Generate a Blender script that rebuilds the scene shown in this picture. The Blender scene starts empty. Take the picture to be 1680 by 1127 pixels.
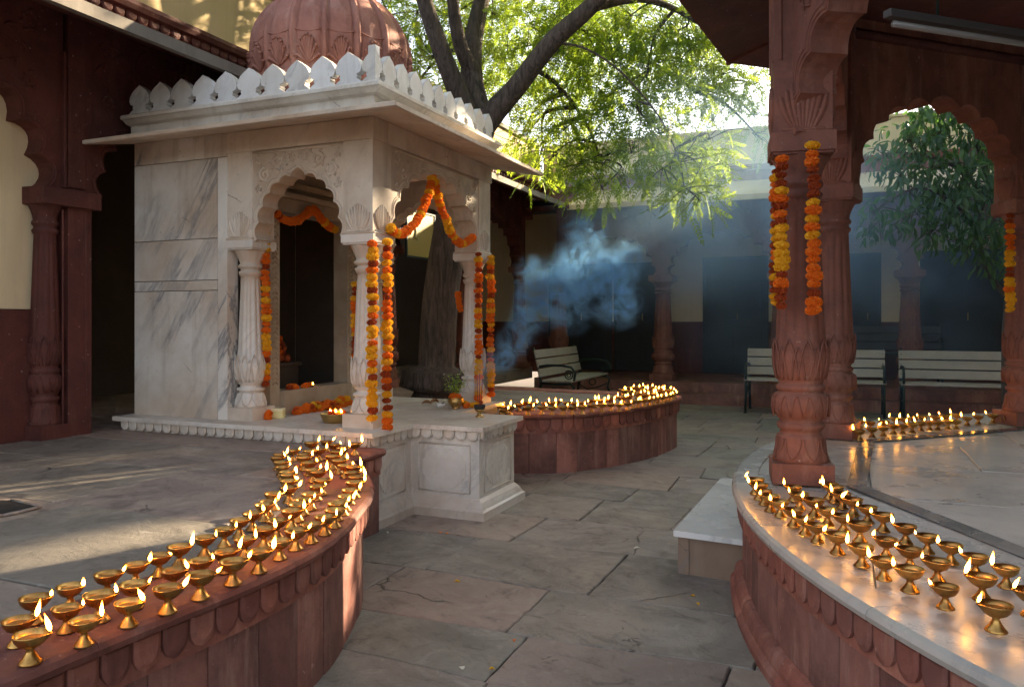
import bpy, bmesh, math, random
import numpy as np
from mathutils import Vector, Matrix
from mathutils.geometry import tessellate_polygon
PI = math.pi; R = math.radians
random.seed(7); rng = np.random.default_rng(7)
scene = bpy.context.scene
C = scene.collection

# ------------------------------------------------------------------ camera, sky, sun, exposure
YAW = R(23); CAMH = 1.25; FPX = 1283.0; CX, HY = 840.0, 525.0
cam = bpy.data.cameras.new('camera'); camo = bpy.data.objects.new('camera', cam); C.objects.link(camo)
cam.sensor_width = 36; cam.lens = FPX/1680*36; cam.shift_y = -(563.5-HY)/1680
cam.clip_start = 0.05; cam.clip_end = 500
camo.location = (0, 0, CAMH); camo.rotation_euler = (R(90), 0, YAW)
scene.camera = camo
SUN_EL, SUN_AZ = R(20.5), R(28)          # azimuth from +Y towards +X
w = bpy.data.worlds.new('World'); scene.world = w; w.use_nodes = True
nt = w.node_tree
sky = nt.nodes.new('ShaderNodeTexSky'); sky.sky_type = 'NISHITA'; sky.sun_disc = False
sky.sun_elevation = SUN_EL; sky.sun_rotation = SUN_AZ
sky.air_density = 1.0; sky.dust_density = 3.0; sky.ozone_density = 1.0
hs = nt.nodes.new('ShaderNodeHueSaturation'); hs.inputs['Saturation'].default_value = .5
nt.links.new(sky.outputs[0], hs.inputs['Color']); nt.links.new(hs.outputs[0], nt.nodes['Background'].inputs[0])
nt.nodes['Background'].inputs[1].default_value = 0.105
sl = bpy.data.lights.new('sun', 'SUN'); so = bpy.data.objects.new('sun', sl); C.objects.link(so)
sl.energy = 5.0; sl.angle = R(0.53); sl.color = (1.0, 0.78, 0.52)
SDIR = Vector((math.sin(SUN_AZ)*math.cos(SUN_EL), math.cos(SUN_AZ)*math.cos(SUN_EL), math.sin(SUN_EL)))
so.rotation_euler = (-SDIR).to_track_quat('-Z', 'Y').to_euler(); so.location = (6, 8, 12)
scene.view_settings.view_transform = 'Standard'; scene.view_settings.look = 'None'
scene.view_settings.exposure = 2.3; scene.view_settings.gamma = 1
scene.cycles.use_denoising = True; scene.cycles.use_adaptive_sampling = True; scene.cycles.adaptive_threshold = 0.025
scene.cycles.max_bounces = 8; scene.cycles.volume_bounces = 1
scene.cycles.sample_clamp_indirect = 6

# ------------------------------------------------------------------ helpers
def P(px, py, z):
    d = (CAMH-z)*FPX/(py-HY); return Dp(px, d)
def Dp(px, d):
    x = (px-CX)/FPX*d
    return (x*math.cos(YAW)-d*math.sin(YAW), x*math.sin(YAW)+d*math.cos(YAW))
def D3(px, py, d):
    x, y = Dp(px, d); return Vector((x, y, CAMH-(py-HY)/FPX*d))

class MB:
    def __init__(s): s.v = []; s.f = []; s.sm = []
    def add(s, vs, fs, smooth=False):
        b = len(s.v); s.v += [tuple(v) for v in vs]
        s.f += [tuple(i+b for i in f) for f in fs]; s.sm += [smooth]*len(fs)
    def box(s, x0, x1, y0, y1, z0, z1):
        s.add([(x0,y0,z0),(x1,y0,z0),(x1,y1,z0),(x0,y1,z0),(x0,y0,z1),(x1,y0,z1),(x1,y1,z1),(x0,y1,z1)],
              [(0,3,2,1),(4,5,6,7),(0,1,5,4),(1,2,6,5),(2,3,7,6),(3,0,4,7)])
    def obox(s, c, u, v, n, a, b, t):      # oriented box: half sizes a,b along u,v; thickness 0..t along n
        c, u, v, n = map(Vector, (c, u, v, n))
        vs = [c+u*i*a+v*j*b+n*k*t for k in (0,1) for j in (-1,1) for i in (-1,1)]
        s.add(vs, [(0,2,3,1),(4,5,7,6),(0,1,5,4),(1,3,7,5),(3,2,6,7),(2,0,4,6)])
    def prism(s, poly, fn, t0, t1, smooth=False, caps=(True,True)):   # poly of (a,b); fn(a,b,t)->xyz
        n = len(poly)
        tri = tessellate_polygon([[Vector((a, b, 0)) for a, b in poly]])
        if caps[0]: s.add([fn(a,b,t0) for a,b in poly], tri)
        if caps[1]: s.add([fn(a,b,t1) for a,b in poly], tri)
        vs = []; 
        for a, b in poly: vs += [fn(a,b,t0), fn(a,b,t1)]
        s.add(vs, [(2*i, 2*i+1, (2*i+3)%(2*n), (2*i+2)%(2*n)) for i in range(n)], smooth)
    def lathe(s, prof, cx=0, cy=0, seg=32, smooth=True, mod=None, cap=True, z0=0):
        vs = []
        for k, (r, z) in enumerate(prof):
            for i in range(seg):
                th = 2*PI*i/seg
                rr = r*(mod(th, k, z) if mod else 1)
                vs.append((cx+rr*math.cos(th), cy+rr*math.sin(th), z0+z))
        fs = [(k*seg+i, k*seg+(i+1)%seg, (k+1)*seg+(i+1)%seg, (k+1)*seg+i) for k in range(len(prof)-1) for i in range(seg)]
        if cap:
            fs.append(tuple(range(seg))[::-1]); fs.append(tuple((len(prof)-1)*seg+i for i in range(seg)))
        s.add(vs, fs, smooth)
    def tube(s, path, rad, seg=6, smooth=True, flat=1.0, cap=True):
        path = [Vector(p) for p in path]; n = len(path)
        if n < 2: return
        if not hasattr(rad, '__len__'): rad = [rad]*n
        vs = []; up = Vector((0,0,1)); prev = None
        for i, p in enumerate(path):
            t = (path[min(i+1,n-1)]-path[max(i-1,0)])
            if t.length < 1e-9: t = Vector((0,0,1))
            t.normalize()
            if prev is None:
                a = t.cross(up)
                if a.length < .1: a = t.cross(Vector((1,0,0)))
            else: a = prev - t*prev.dot(t)
            a.normalize(); prev = a; b = t.cross(a)
            for k in range(seg):
                th = 2*PI*k/seg
                vs.append(p+a*math.cos(th)*rad[i]+b*math.sin(th)*rad[i]*flat)
        fs = [(i*seg+k, i*seg+(k+1)%seg, (i+1)*seg+(k+1)%seg, (i+1)*seg+k) for i in range(n-1) for k in range(seg)]
        if cap: fs += [tuple(range(seg))[::-1], tuple((n-1)*seg+k for k in range(seg))]
        s.add(vs, fs, smooth)
    def sweep(s, path, prof, side=1, closed=False, smooth=False, closeprof=True):
        # path: xy list ; prof: (offset outward, z); side=+1 -> outward is right of travel
        n = len(path); vs = []; m = len(prof)
        for i in range(n):
            p = Vector(path[i])
            a = Vector(path[(i-1)%n]) if (closed or i>0) else None
            b = Vector(path[(i+1)%n]) if (closed or i<n-1) else None
            d1 = (p-a).normalized() if a is not None else None
            d2 = (b-p).normalized() if b is not None else None
            if d1 is None: d1 = d2
            if d2 is None: d2 = d1
            n1 = Vector((d1.y,-d1.x))*side; n2 = Vector((d2.y,-d2.x))*side
            nn = (n1+n2); nn.normalize(); k = 1/max(.35, nn.dot(n1))
            for o, z in prof: vs.append((p.x+nn.x*o*k, p.y+nn.y*o*k, z))
        fs = []
        for i in range(n if closed else n-1):
            j = (i+1)%n
            for q in range(m if closeprof else m-1):
                r = (q+1)%m
                fs.append((i*m+q, j*m+q, j*m+r, i*m+r))
        s.add(vs, fs, smooth)
        if not closed and closeprof:
            s.add([vs[q] for q in range(m)], [tuple(range(m))]); s.add([vs[(n-1)*m+q] for q in range(m)], [tuple(range(m))])
    def mesh(s, name):
        me = bpy.data.meshes.new(name); me.from_pydata(s.v, [], s.f)
        me.polygons.foreach_set('use_smooth', s.sm); me.update()
        bm = bmesh.new(); bm.from_mesh(me); bmesh.ops.recalc_face_normals(bm, faces=bm.faces); bm.to_mesh(me); bm.free()
        return me
    def build(s, name, mat, parent=None, bevel=0, loc=None):
        me = s.mesh(name)
        if mat: me.materials.append(mat)
        return link(name, me, parent, bevel, loc)

def link(name, me, parent=None, bevel=0, loc=None):
    o = bpy.data.objects.new(name, me); C.objects.link(o)
    if parent: o.parent = parent
    if loc is not None: o.location = loc
    if bevel:
        b = o.modifiers.new('bevel', 'BEVEL'); b.width = bevel; b.segments = 2; b.limit_method = 'ANGLE'; b.angle_limit = R(40)
    return o
def tag(o, label, cat, group=None):
    o['label'] = label; o['category'] = cat
    if group: o['group'] = group
    return o
def thing(name, label, cat, loc=(0,0,0), rz=0, group=None):
    o = bpy.data.objects.new(name, None); C.objects.link(o); o.empty_display_size = .1
    o.location = loc; o.rotation_euler = (0,0,rz)
    return tag(o, label, cat, group)
def struct(o): o['kind'] = 'structure'; return o
def catmull(pts, n=6, closed=False):
    pts = [Vector(p) for p in pts]; out = []; N = len(pts)
    for i in range(N if closed else N-1):
        p0 = pts[(i-1)%N] if closed or i>0 else pts[0]; p1 = pts[i]; p2 = pts[(i+1)%N]
        p3 = pts[(i+2)%N] if closed or i+2<N else pts[-1]
        for k in range(n):
            t = k/n
            out.append(.5*((2*p1)+(-p0+p2)*t+(2*p0-5*p1+4*p2-p3)*t*t+(-p0+3*p1-3*p2+p3)*t**3))
    if not closed: out.append(pts[-1])
    return out

# ------------------------------------------------------------------ materials
def newmat(name):
    m = bpy.data.materials.new(name); m.use_nodes = True
    return m, m.node_tree, m.node_tree.nodes['Principled BSDF']
def N(nt, t, **kw):
    n = nt.nodes.new(t)
    for k, v in kw.items():
        if k.startswith('i_'):
            key = k[2:]; key = int(key) if key.isdigit() else key.replace('_', ' ')
            n.inputs[key].default_value = v
        else: setattr(n, k, v)
    return n
def L(nt, a, b): nt.links.new(a, b)
def ramp(nt, fac, stops):
    r = nt.nodes.new('ShaderNodeValToRGB'); e = r.color_ramp.elements
    while len(e) < len(stops): e.new(.5)
    for i, (p, c) in enumerate(stops):
        e[i].position = p; e[i].color = (*c, 1) if len(c) == 3 else c
    L(nt, fac, r.inputs[0]); return r.outputs[0]
def mixc(nt, fac, a, b, mode='MIX'):
    m = nt.nodes.new('ShaderNodeMix'); m.data_type = 'RGBA'; m.blend_type = mode
    if isinstance(fac, (int, float)): m.inputs[0].default_value = fac
    else: L(nt, fac, m.inputs[0])
    for k, x in ((6, a), (7, b)):
        if isinstance(x, tuple): m.inputs[k].default_value = (*x, 1)
        else: L(nt, x, m.inputs[k])
    return m.outputs[2]
def g(v): return (v, v, v)
def coords(nt, island=0.0, stretch=(1,1,1), rot=(0,0,0)):
    tc = nt.nodes.new('ShaderNodeTexCoord'); out = tc.outputs['Object']
    if island:
        ge = nt.nodes.new('ShaderNodeNewGeometry')
        m = N(nt, 'ShaderNodeMath', operation='MULTIPLY'); L(nt, ge.outputs['Random Per Island'], m.inputs[0]); m.inputs[1].default_value = island
        v = N(nt, 'ShaderNodeVectorMath', operation='ADD'); L(nt, out, v.inputs[0]); L(nt, m.outputs[0], v.inputs[1]); out = v.outputs[0]
    if rot != (0,0,0):
        mr = nt.nodes.new('ShaderNodeMapping'); mr.inputs['Rotation'].default_value = rot; L(nt, out, mr.inputs[0]); out = mr.outputs[0]
    mp = nt.nodes.new('ShaderNodeMapping'); mp.inputs['Scale'].default_value = stretch
    L(nt, out, mp.inputs[0]); return mp.outputs[0]
def noise(nt, vec, scale, detail=6, rough=.6, dist=0):
    n = nt.nodes.new('ShaderNodeTexNoise'); n.inputs['Scale'].default_value = scale; n.inputs['Detail'].default_value = detail
    n.inputs['Roughness'].default_value = rough; n.inputs['Distortion'].default_value = dist
    L(nt, vec, n.inputs['Vector']); return n.outputs['Fac']
def bump(nt, b, hs, dist=.01, strength=.5):
    prev = None
    for h, s in hs:
        n = nt.nodes.new('ShaderNodeBump'); n.inputs['Strength'].default_value = s*strength; n.inputs['Distance'].default_value = dist
        L(nt, h, n.inputs['Height'])
        if prev: L(nt, prev, n.inputs['Normal'])
        prev = n.outputs[0]
    L(nt, prev, b.inputs['Normal'])

def m_sand(name, c=(.33,.135,.10), c2=(.20,.075,.06), pale=(.47,.27,.21), rough=.72, island=5.0, stripes=0, bumpd=.014, dark_amt=.5):
    m, nt, b = newmat(name)
    v = coords(nt, island)
    vz = coords(nt, island, (1,1,.16))
    n1 = noise(nt, v, 2.6, 10, .7, .5); n2 = noise(nt, vz, 6, 9, .74); n3 = noise(nt, v, 15, 10, .8)
    a = mixc(nt, ramp(nt, n1, [(.38,g(0)),(.60,g(1))]), c, c2)
    a = mixc(nt, ramp(nt, n2, [(.52,g(0)),(.68,g(.65))]), a, pale)
    a = mixc(nt, ramp(nt, n2, [(.30,g(.6)),(.42,g(0))]), a, tuple(x*.35 for x in c2))
    a = mixc(nt, ramp(nt, n3, [(.56,g(0)),(.68,g(dark_amt))]), a, (.055,.032,.027))
    chips = noise(nt, v, 34, 3, .6)
    a = mixc(nt, ramp(nt, chips, [(.68,g(0)),(.72,g(.5))]), a, (.48,.36,.30))
    if island:
        ge = nt.nodes.new('ShaderNodeNewGeometry')
        tint = ramp(nt, ge.outputs['Random Per Island'], [(0,(.60,.54,.56)),(.25,(1.0,.9,.86)),(.5,(.80,.82,.84)),(.75,(1.3,1.16,1.06)),(1,(.90,.74,.72))])
        a = mixc(nt, 1.0, a, tint, 'MULTIPLY')
    L(nt, a, b.inputs['Base Color']); b.inputs['Roughness'].default_value = rough
    bump(nt, b, [(n3, .7), (n2, .7), (noise(nt, v, 80, 5, .8), .5)], bumpd)
    return m
def cracks(nt, vec, scale, wdt, amt_noise=.5):
    nz = nt.nodes.new('ShaderNodeTexNoise'); nz.inputs['Scale'].default_value = scale*3.5; nz.inputs['Detail'].default_value = 6; L(nt, vec, nz.inputs['Vector'])
    sb = N(nt, 'ShaderNodeVectorMath', operation='SCALE'); L(nt, nz.outputs['Color'], sb.inputs[0]); sb.inputs['Scale'].default_value = .22/scale
    ad = N(nt, 'ShaderNodeVectorMath', operation='ADD'); L(nt, vec, ad.inputs[0]); L(nt, sb.outputs[0], ad.inputs[1])
    vo = nt.nodes.new('ShaderNodeTexVoronoi'); vo.feature = 'DISTANCE_TO_EDGE'; vo.inputs['Scale'].default_value = scale; L(nt, ad.outputs[0], vo.inputs['Vector'])
    line = ramp(nt, vo.outputs['Distance'], [(0,g(1)),(wdt,g(0))])
    msk = ramp(nt, noise(nt, vec, scale*1.3, 4, .6), [(amt_noise,g(0)),(amt_noise+.06,g(1))])
    return mixc(nt, 1.0, line, msk, 'MULTIPLY')
def m_paving(name, c=(.235,.195,.175), c2=(.15,.13,.125), warm=(.30,.20,.165), rough=.52):
    m, nt, b = newmat(name)
    v = coords(nt, 11.0); vx = coords(nt, 11.0, (.85,1.15,1), (0,0,.5))
    n1 = noise(nt, v, 1.9, 10, .68, .6); n2 = noise(nt, vx, 6.5, 12, .76, .9); n3 = noise(nt, v, 22, 8, .75)
    a = mixc(nt, ramp(nt, n1, [(.38,g(0)),(.60,g(1))]), c, c2)
    ge = nt.nodes.new('ShaderNodeNewGeometry')
    a = mixc(nt, ramp(nt, ge.outputs['Random Per Island'], [(0,g(0)),(.4,g(.15)),(.7,g(.6)),(1,g(.1))]), a, warm)
    tint = ramp(nt, ge.outputs['Random Per Island'], [(0,g(.74)),(.2,(1.06,1.04,1.0)),(.4,(.82,.90,.88)),(.6,(1.18,1.10,1.04)),(.8,(.88,.86,.88)),(1,g(1.16))])
    a = mixc(nt, 1.0, a, tint, 'MULTIPLY')
    a = mixc(nt, ramp(nt, n2, [(.53,g(0)),(.66,g(.7))]), a, (.075,.065,.058))
    a = mixc(nt, ramp(nt, n2, [(.30,g(.75)),(.44,g(0))]), a, (.42,.385,.35))
    a = mixc(nt, ramp(nt, noise(nt, v, 3.1, 5, .6), [(.60,g(0)),(.70,g(.5))]), a, (.07,.06,.052))
    a = mixc(nt, ramp(nt, noise(nt, v, 55, 5, .8), [(.62,g(0)),(.69,g(.8))]), a, (.04,.035,.03))
    a = mixc(nt, ramp(nt, noise(nt, vx, 38, 4, .8), [(.66,g(0)),(.72,g(.5))]), a, (.5,.46,.42))
    ck = cracks(nt, v, .8, .006, .57); ck2 = cracks(nt, vx, 4.0, .02, .62)
    a = mixc(nt, ck, a, (.03,.024,.02)); a = mixc(nt, ck2, a, (.05,.042,.036))
    L(nt, a, b.inputs['Base Color'])
    L(nt, ramp(nt, n1, [(.3,g(rough-.2)),(.7,g(rough+.12))]), b.inputs['Roughness'])
    inv = N(nt, 'ShaderNodeMath', operation='SUBTRACT'); inv.inputs[0].default_value = 1; L(nt, ck, inv.inputs[1])
    bump(nt, b, [(n2, 1.0), (n3, .5), (n1, .7), (inv.outputs[0], .8)], .028)
    return m
def m_marble(name, base=(.80,.765,.70), stain=(.46,.33,.22), vein=(.17,.18,.20), vein_amt=.4, rough=.34, island=9.0, stain_amt=.7, rot=(.3,-.55,.2)):
    m, nt, b = newmat(name)
    v = coords(nt, island)
    vs = coords(nt, island, (1.0,1.0,.17), rot)
    n1 = noise(nt, vs, 3.6, 9, .66, .35)
    n2 = noise(nt, v, 1.7, 4, .5)
    veins = ramp(nt, n1, [(0,g(0)),(.44,g(0)),(.485,g(1)),(.51,g(.35)),(.58,g(0)),(1,g(0))])
    patch = ramp(nt, n2, [(.42,g(0)),(.62,g(1))])
    vf = mixc(nt, 1.0, veins, patch, 'MULTIPLY')
    st = noise(nt, v, 1.3, 7, .65)
    stf = ramp(nt, st, [(.38,g(0)),(.66,g(stain_amt))])
    cloud = noise(nt, vs, 1.2, 5, .6, .5)
    c0 = mixc(nt, ramp(nt, cloud, [(.3,g(0)),(.7,g(1))]), tuple(x*.84 for x in base), base)
    c1 = mixc(nt, stf, c0, stain)
    k = N(nt, 'ShaderNodeMath', operation='MULTIPLY'); L(nt, vf, k.inputs[0]); k.inputs[1].default_value = vein_amt
    c2 = mixc(nt, k.outputs[0], c1, vein)
    vd = coords(nt, island, (1.6,1.6,.12)); dr_ = noise(nt, vd, 5, 8, .7)
    c2 = mixc(nt, ramp(nt, dr_, [(.54,g(0)),(.70,g(.55*min(1,stain_amt)))]), c2, (.30,.24,.18))
    ck = cracks(nt, v, 2.2, .006, .60); c2 = mixc(nt, ck, c2, (.12,.10,.085))
    dots = noise(nt, v, 26, 4, .7)
    c3 = mixc(nt, ramp(nt, dots, [(.64,g(0)),(.74,g(.45))]), c2, (.17,.13,.10))
    L(nt, c3, b.inputs['Base Color'])
    L(nt, ramp(nt, st, [(.3,g(rough-.1)),(.7,g(rough+.2))]), b.inputs['Roughness'])
    bump(nt, b, [(noise(nt, v, 55, 5, .7), .25), (noise(nt, v, 6, 5, .6), .35)], .006)
    return m
def m_plaster(name, c=(.50,.40,.22), stain=(.20,.16,.10), amt=.6, rough=.85):
    m, nt, b = newmat(name)
    v = coords(nt); vz = coords(nt, 0, (1.6,1.6,.18))
    s1 = noise(nt, vz, 1.6, 8, .68); s2 = noise(nt, v, 2.3, 6, .6)
    a = mixc(nt, ramp(nt, s1, [(.46,g(0)),(.72,g(amt))]), c, stain)
    a = mixc(nt, ramp(nt, s2, [(.35,g(.25)),(.6,g(0))]), a, tuple(min(1,x*1.35) for x in c))
    L(nt, a, b.inputs['Base Color']); b.inputs['Roughness'].default_value = rough
    bump(nt, b, [(noise(nt, v, 40, 5, .6), .4), (s2, .4)], .006)
    return m
def m_simple(name, c, rough=.5, metal=0, bscale=0, bstr=.3, var=0, vscale=8):
    m, nt, b = newmat(name); b.inputs['Roughness'].default_value = rough; b.inputs['Metallic'].default_value = metal
    v = coords(nt)
    if var: L(nt, mixc(nt, noise(nt, v, vscale, 6, .65), tuple(x*(1-var) for x in c), tuple(min(1, x*(1+var)) for x in c)), b.inputs['Base Color'])
    else: b.inputs['Base Color'].default_value = (*c, 1)
    if bscale: bump(nt, b, [(noise(nt, v, bscale, 5, .65), bstr)], .01)
    return m
def m_leaf(name, ca, cb, cc, trans=(.50,.62,.035), tf=.55):
    m, nt, b = newmat(name)
    ge = nt.nodes.new('ShaderNodeNewGeometry')
    col = ramp(nt, ge.outputs['Random Per Island'], [(0,ca),(.5,cb),(.9,cc),(1,cc)])
    L(nt, col, b.inputs['Base Color']); b.inputs['Roughness'].default_value = .38
    t = nt.nodes.new('ShaderNodeBsdfTranslucent')
    tcol = mixc(nt, .55, col, trans); L(nt, mixc(nt, 1.0, tcol, (1.5,1.5,1.2), 'MULTIPLY'), t.inputs[0])
    mx = nt.nodes.new('ShaderNodeMixShader'); mx.inputs[0].default_value = tf
    L(nt, b.outputs[0], mx.inputs[1]); L(nt, t.outputs[0], mx.inputs[2])
    L(nt, mx.outputs[0], nt.nodes['Material Output'].inputs[0]); return m
M = {}
M['marble'] = m_marble('white_marble')
M['marble_warm'] = m_marble('smoke_tinted_marble', base=(.76,.67,.56), stain=(.42,.29,.18), stain_amt=.85, rough=.42, vein_amt=.3)
M['marble_wall'] = m_marble('veined_marble', vein_amt=.9, stain_amt=.75, rot=(0,-.55,0))
M['marble_floor'] = m_marble('polished_marble', base=(.56,.545,.51), stain=(.34,.28,.23), vein=(.20,.22,.24), rough=.24, stain_amt=.5, vein_amt=.6)
M['marble_dark'] = m_marble('dark_marble_band', base=(.105,.12,.135), stain=(.07,.07,.075), vein=(.2,.22,.24), rough=.16, vein_amt=.4)
M['sand'] = m_sand('red_sandstone')
M['sand_col'] = m_sand('carved_red_sandstone', c=(.26,.095,.062), c2=(.15,.055,.040), pale=(.36,.19,.14), island=0, dark_amt=.35)
M['sand_wall'] = m_sand('sandstone_panels', c=(.33,.155,.125), c2=(.17,.078,.065), pale=(.50,.33,.27))
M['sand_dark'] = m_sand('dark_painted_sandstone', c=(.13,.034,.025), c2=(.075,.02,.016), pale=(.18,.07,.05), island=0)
M['pave'] = m_paving('courtyard_flagstone', c=(.34,.31,.275), c2=(.20,.185,.165), warm=(.36,.28,.23))
M['pave2'] = m_paving('terrace_flagstone', c=(.33,.275,.235), c2=(.18,.155,.14), warm=(.35,.26,.21), rough=.5)
M['joint'] = m_simple('earth_joint', (.085,.07,.058), .95, 0, 30, .6, .3)
M['yellow'] = m_plaster('yellow_plaster', c=(.50,.39,.20), stain=(.22,.18,.10), amt=.75)
M['cream'] = m_plaster('cream_plaster', c=(.74,.62,.40), stain=(.40,.32,.20), amt=.4)
M['cap'] = m_plaster('weathered_concrete', c=(.17,.155,.135), stain=(.05,.045,.04), amt=.8)
M['black_wood'] = m_simple('dark_door_wood', (.018,.022,.024), .6, 0, 20, .3, .3)
M['interior'] = m_simple('dark_brown_plaster', (.085,.066,.05), .9, 0, 8, .3, .4, 3)  # dark brown for the chamber lining, inner wall and ceilings
M['brass'] = m_simple('polished_brass', (.74,.42,.12), .27, 1, 40, .25, .2, 26)
M['brass_dull'] = m_simple('aged_brass', (.50,.34,.13), .38, 1, 30, .2, .3, 14)
M['iron'] = m_simple('green_cast_iron', (.012,.028,.026), .4, .3, 20, .2, .2)
M['slat'] = m_simple('painted_bench_slat', (.40,.36,.30), .6, 0, 25, .3, .25, 6)
M['slat_dark'] = m_simple('dark_bench_slat', (.05,.045,.045), .6, 0, 25, .3, .25, 6)
M['string'] = m_simple('garland_string', (.30,.20,.08), .9)
M['stem'] = m_simple('green_stem', (.10,.20,.05), .6)
def m_petal(name, c, c2):
    m, nt, b = newmat(name); ge = nt.nodes.new('ShaderNodeNewGeometry')
    L(nt, ramp(nt, ge.outputs['Random Per Island'], [(0,c),(1,c2)]), b.inputs['Base Color']); b.inputs['Roughness'].default_value = .65
    t = nt.nodes.new('ShaderNodeBsdfTranslucent'); t.inputs[0].default_value = (*c2, 1)
    mx = nt.nodes.new('ShaderNodeMixShader'); mx.inputs[0].default_value = .3
    L(nt, b.outputs[0], mx.inputs[1]); L(nt, t.outputs[0], mx.inputs[2]); L(nt, mx.outputs[0], nt.nodes['Material Output'].inputs[0]); return m
M['orange'] = m_petal('orange_marigold', (.80,.16,.006), (.92,.28,.015))
M['yellowf'] = m_petal('yellow_marigold', (.85,.44,.012), (.95,.60,.03))
M['maroon'] = m_petal('maroon_marigold', (.26,.03,.008), (.58,.11,.015))
M['whitef'] = m_petal('white_petal', (.75,.75,.68), (.85,.85,.75))
def m_brass(name, ca, cb, rough):
    m, nt, b = newmat(name); oi = nt.nodes.new('ShaderNodeObjectInfo'); v = coords(nt); b.inputs['Metallic'].default_value = 1
    n1 = noise(nt, v, 45, 6, .7); n2 = noise(nt, v, 16, 4, .6)
    col = mixc(nt, oi.outputs['Random'], ca, cb); col = mixc(nt, ramp(nt, n1, [(.45,g(0)),(.7,g(.7))]), col, tuple(x*.35 for x in ca))
    L(nt, col, b.inputs['Base Color'])
    L(nt, ramp(nt, n2, [(.3,g(rough-.06)),(.7,g(rough+.22))]), b.inputs['Roughness']); bump(nt, b, [(n2, .15), (n1, .15)], .004); return m
M['brass'] = m_brass('polished_brass', (.72,.41,.12), (.40,.20,.06), .27)
M['oil'] = m_simple('lamp_oil', (.22,.11,.03), .06)
M['wick'] = m_simple('burnt_wick', (.05,.03,.02), .9)
M['neem'] = m_leaf('fine_leaf', (.025,.075,.025), (.045,.125,.035), (.09,.18,.035))
M['broad'] = m_leaf('broad_leaf', (.022,.065,.040), (.035,.09,.05), (.07,.14,.05), trans=(.16,.36,.06), tf=.3)
def m_bark(name, c, c2):
    m, nt, b = newmat(name); v = coords(nt, 0, (1,1,.16)); n1 = noise(nt, v, 22, 8, .7, 1.0); n2 = noise(nt, coords(nt), 3, 5, .6)
    a = mixc(nt, ramp(nt, n1, [(.38,g(0)),(.62,g(1))]), c2, c); a = mixc(nt, ramp(nt, n2, [(.4,g(0)),(.7,g(.5))]), a, tuple(x*.5 for x in c))
    L(nt, a, b.inputs['Base Color']); b.inputs['Roughness'].default_value = .9; bump(nt, b, [(n1, 1.0)], .04, .9); return m
M['bark'] = m_bark('grey_bark', (.15,.115,.095), (.035,.028,.025))
def m_flame():
    m, nt, b = newmat('lamp_flame'); nt.nodes.remove(b)
    tc = nt.nodes.new('ShaderNodeTexCoord'); sp = nt.nodes.new('ShaderNodeSeparateXYZ'); L(nt, tc.outputs['Generated'], sp.inputs[0])
    e = nt.nodes.new('ShaderNodeEmission')
    L(nt, ramp(nt, sp.outputs[2], [(0,(.5,.10,.01)),(.16,(1.0,.42,.05)),(.5,(1.0,.42,.045)),(.82,(.8,.22,.012)),(1,(.5,.06,.001))]), e.inputs[0])
    e.inputs[1].default_value = 20.0
    L(nt, e.outputs[0], nt.nodes['Material Output'].inputs[0]); return m
M['flame'] = m_flame()

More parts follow.
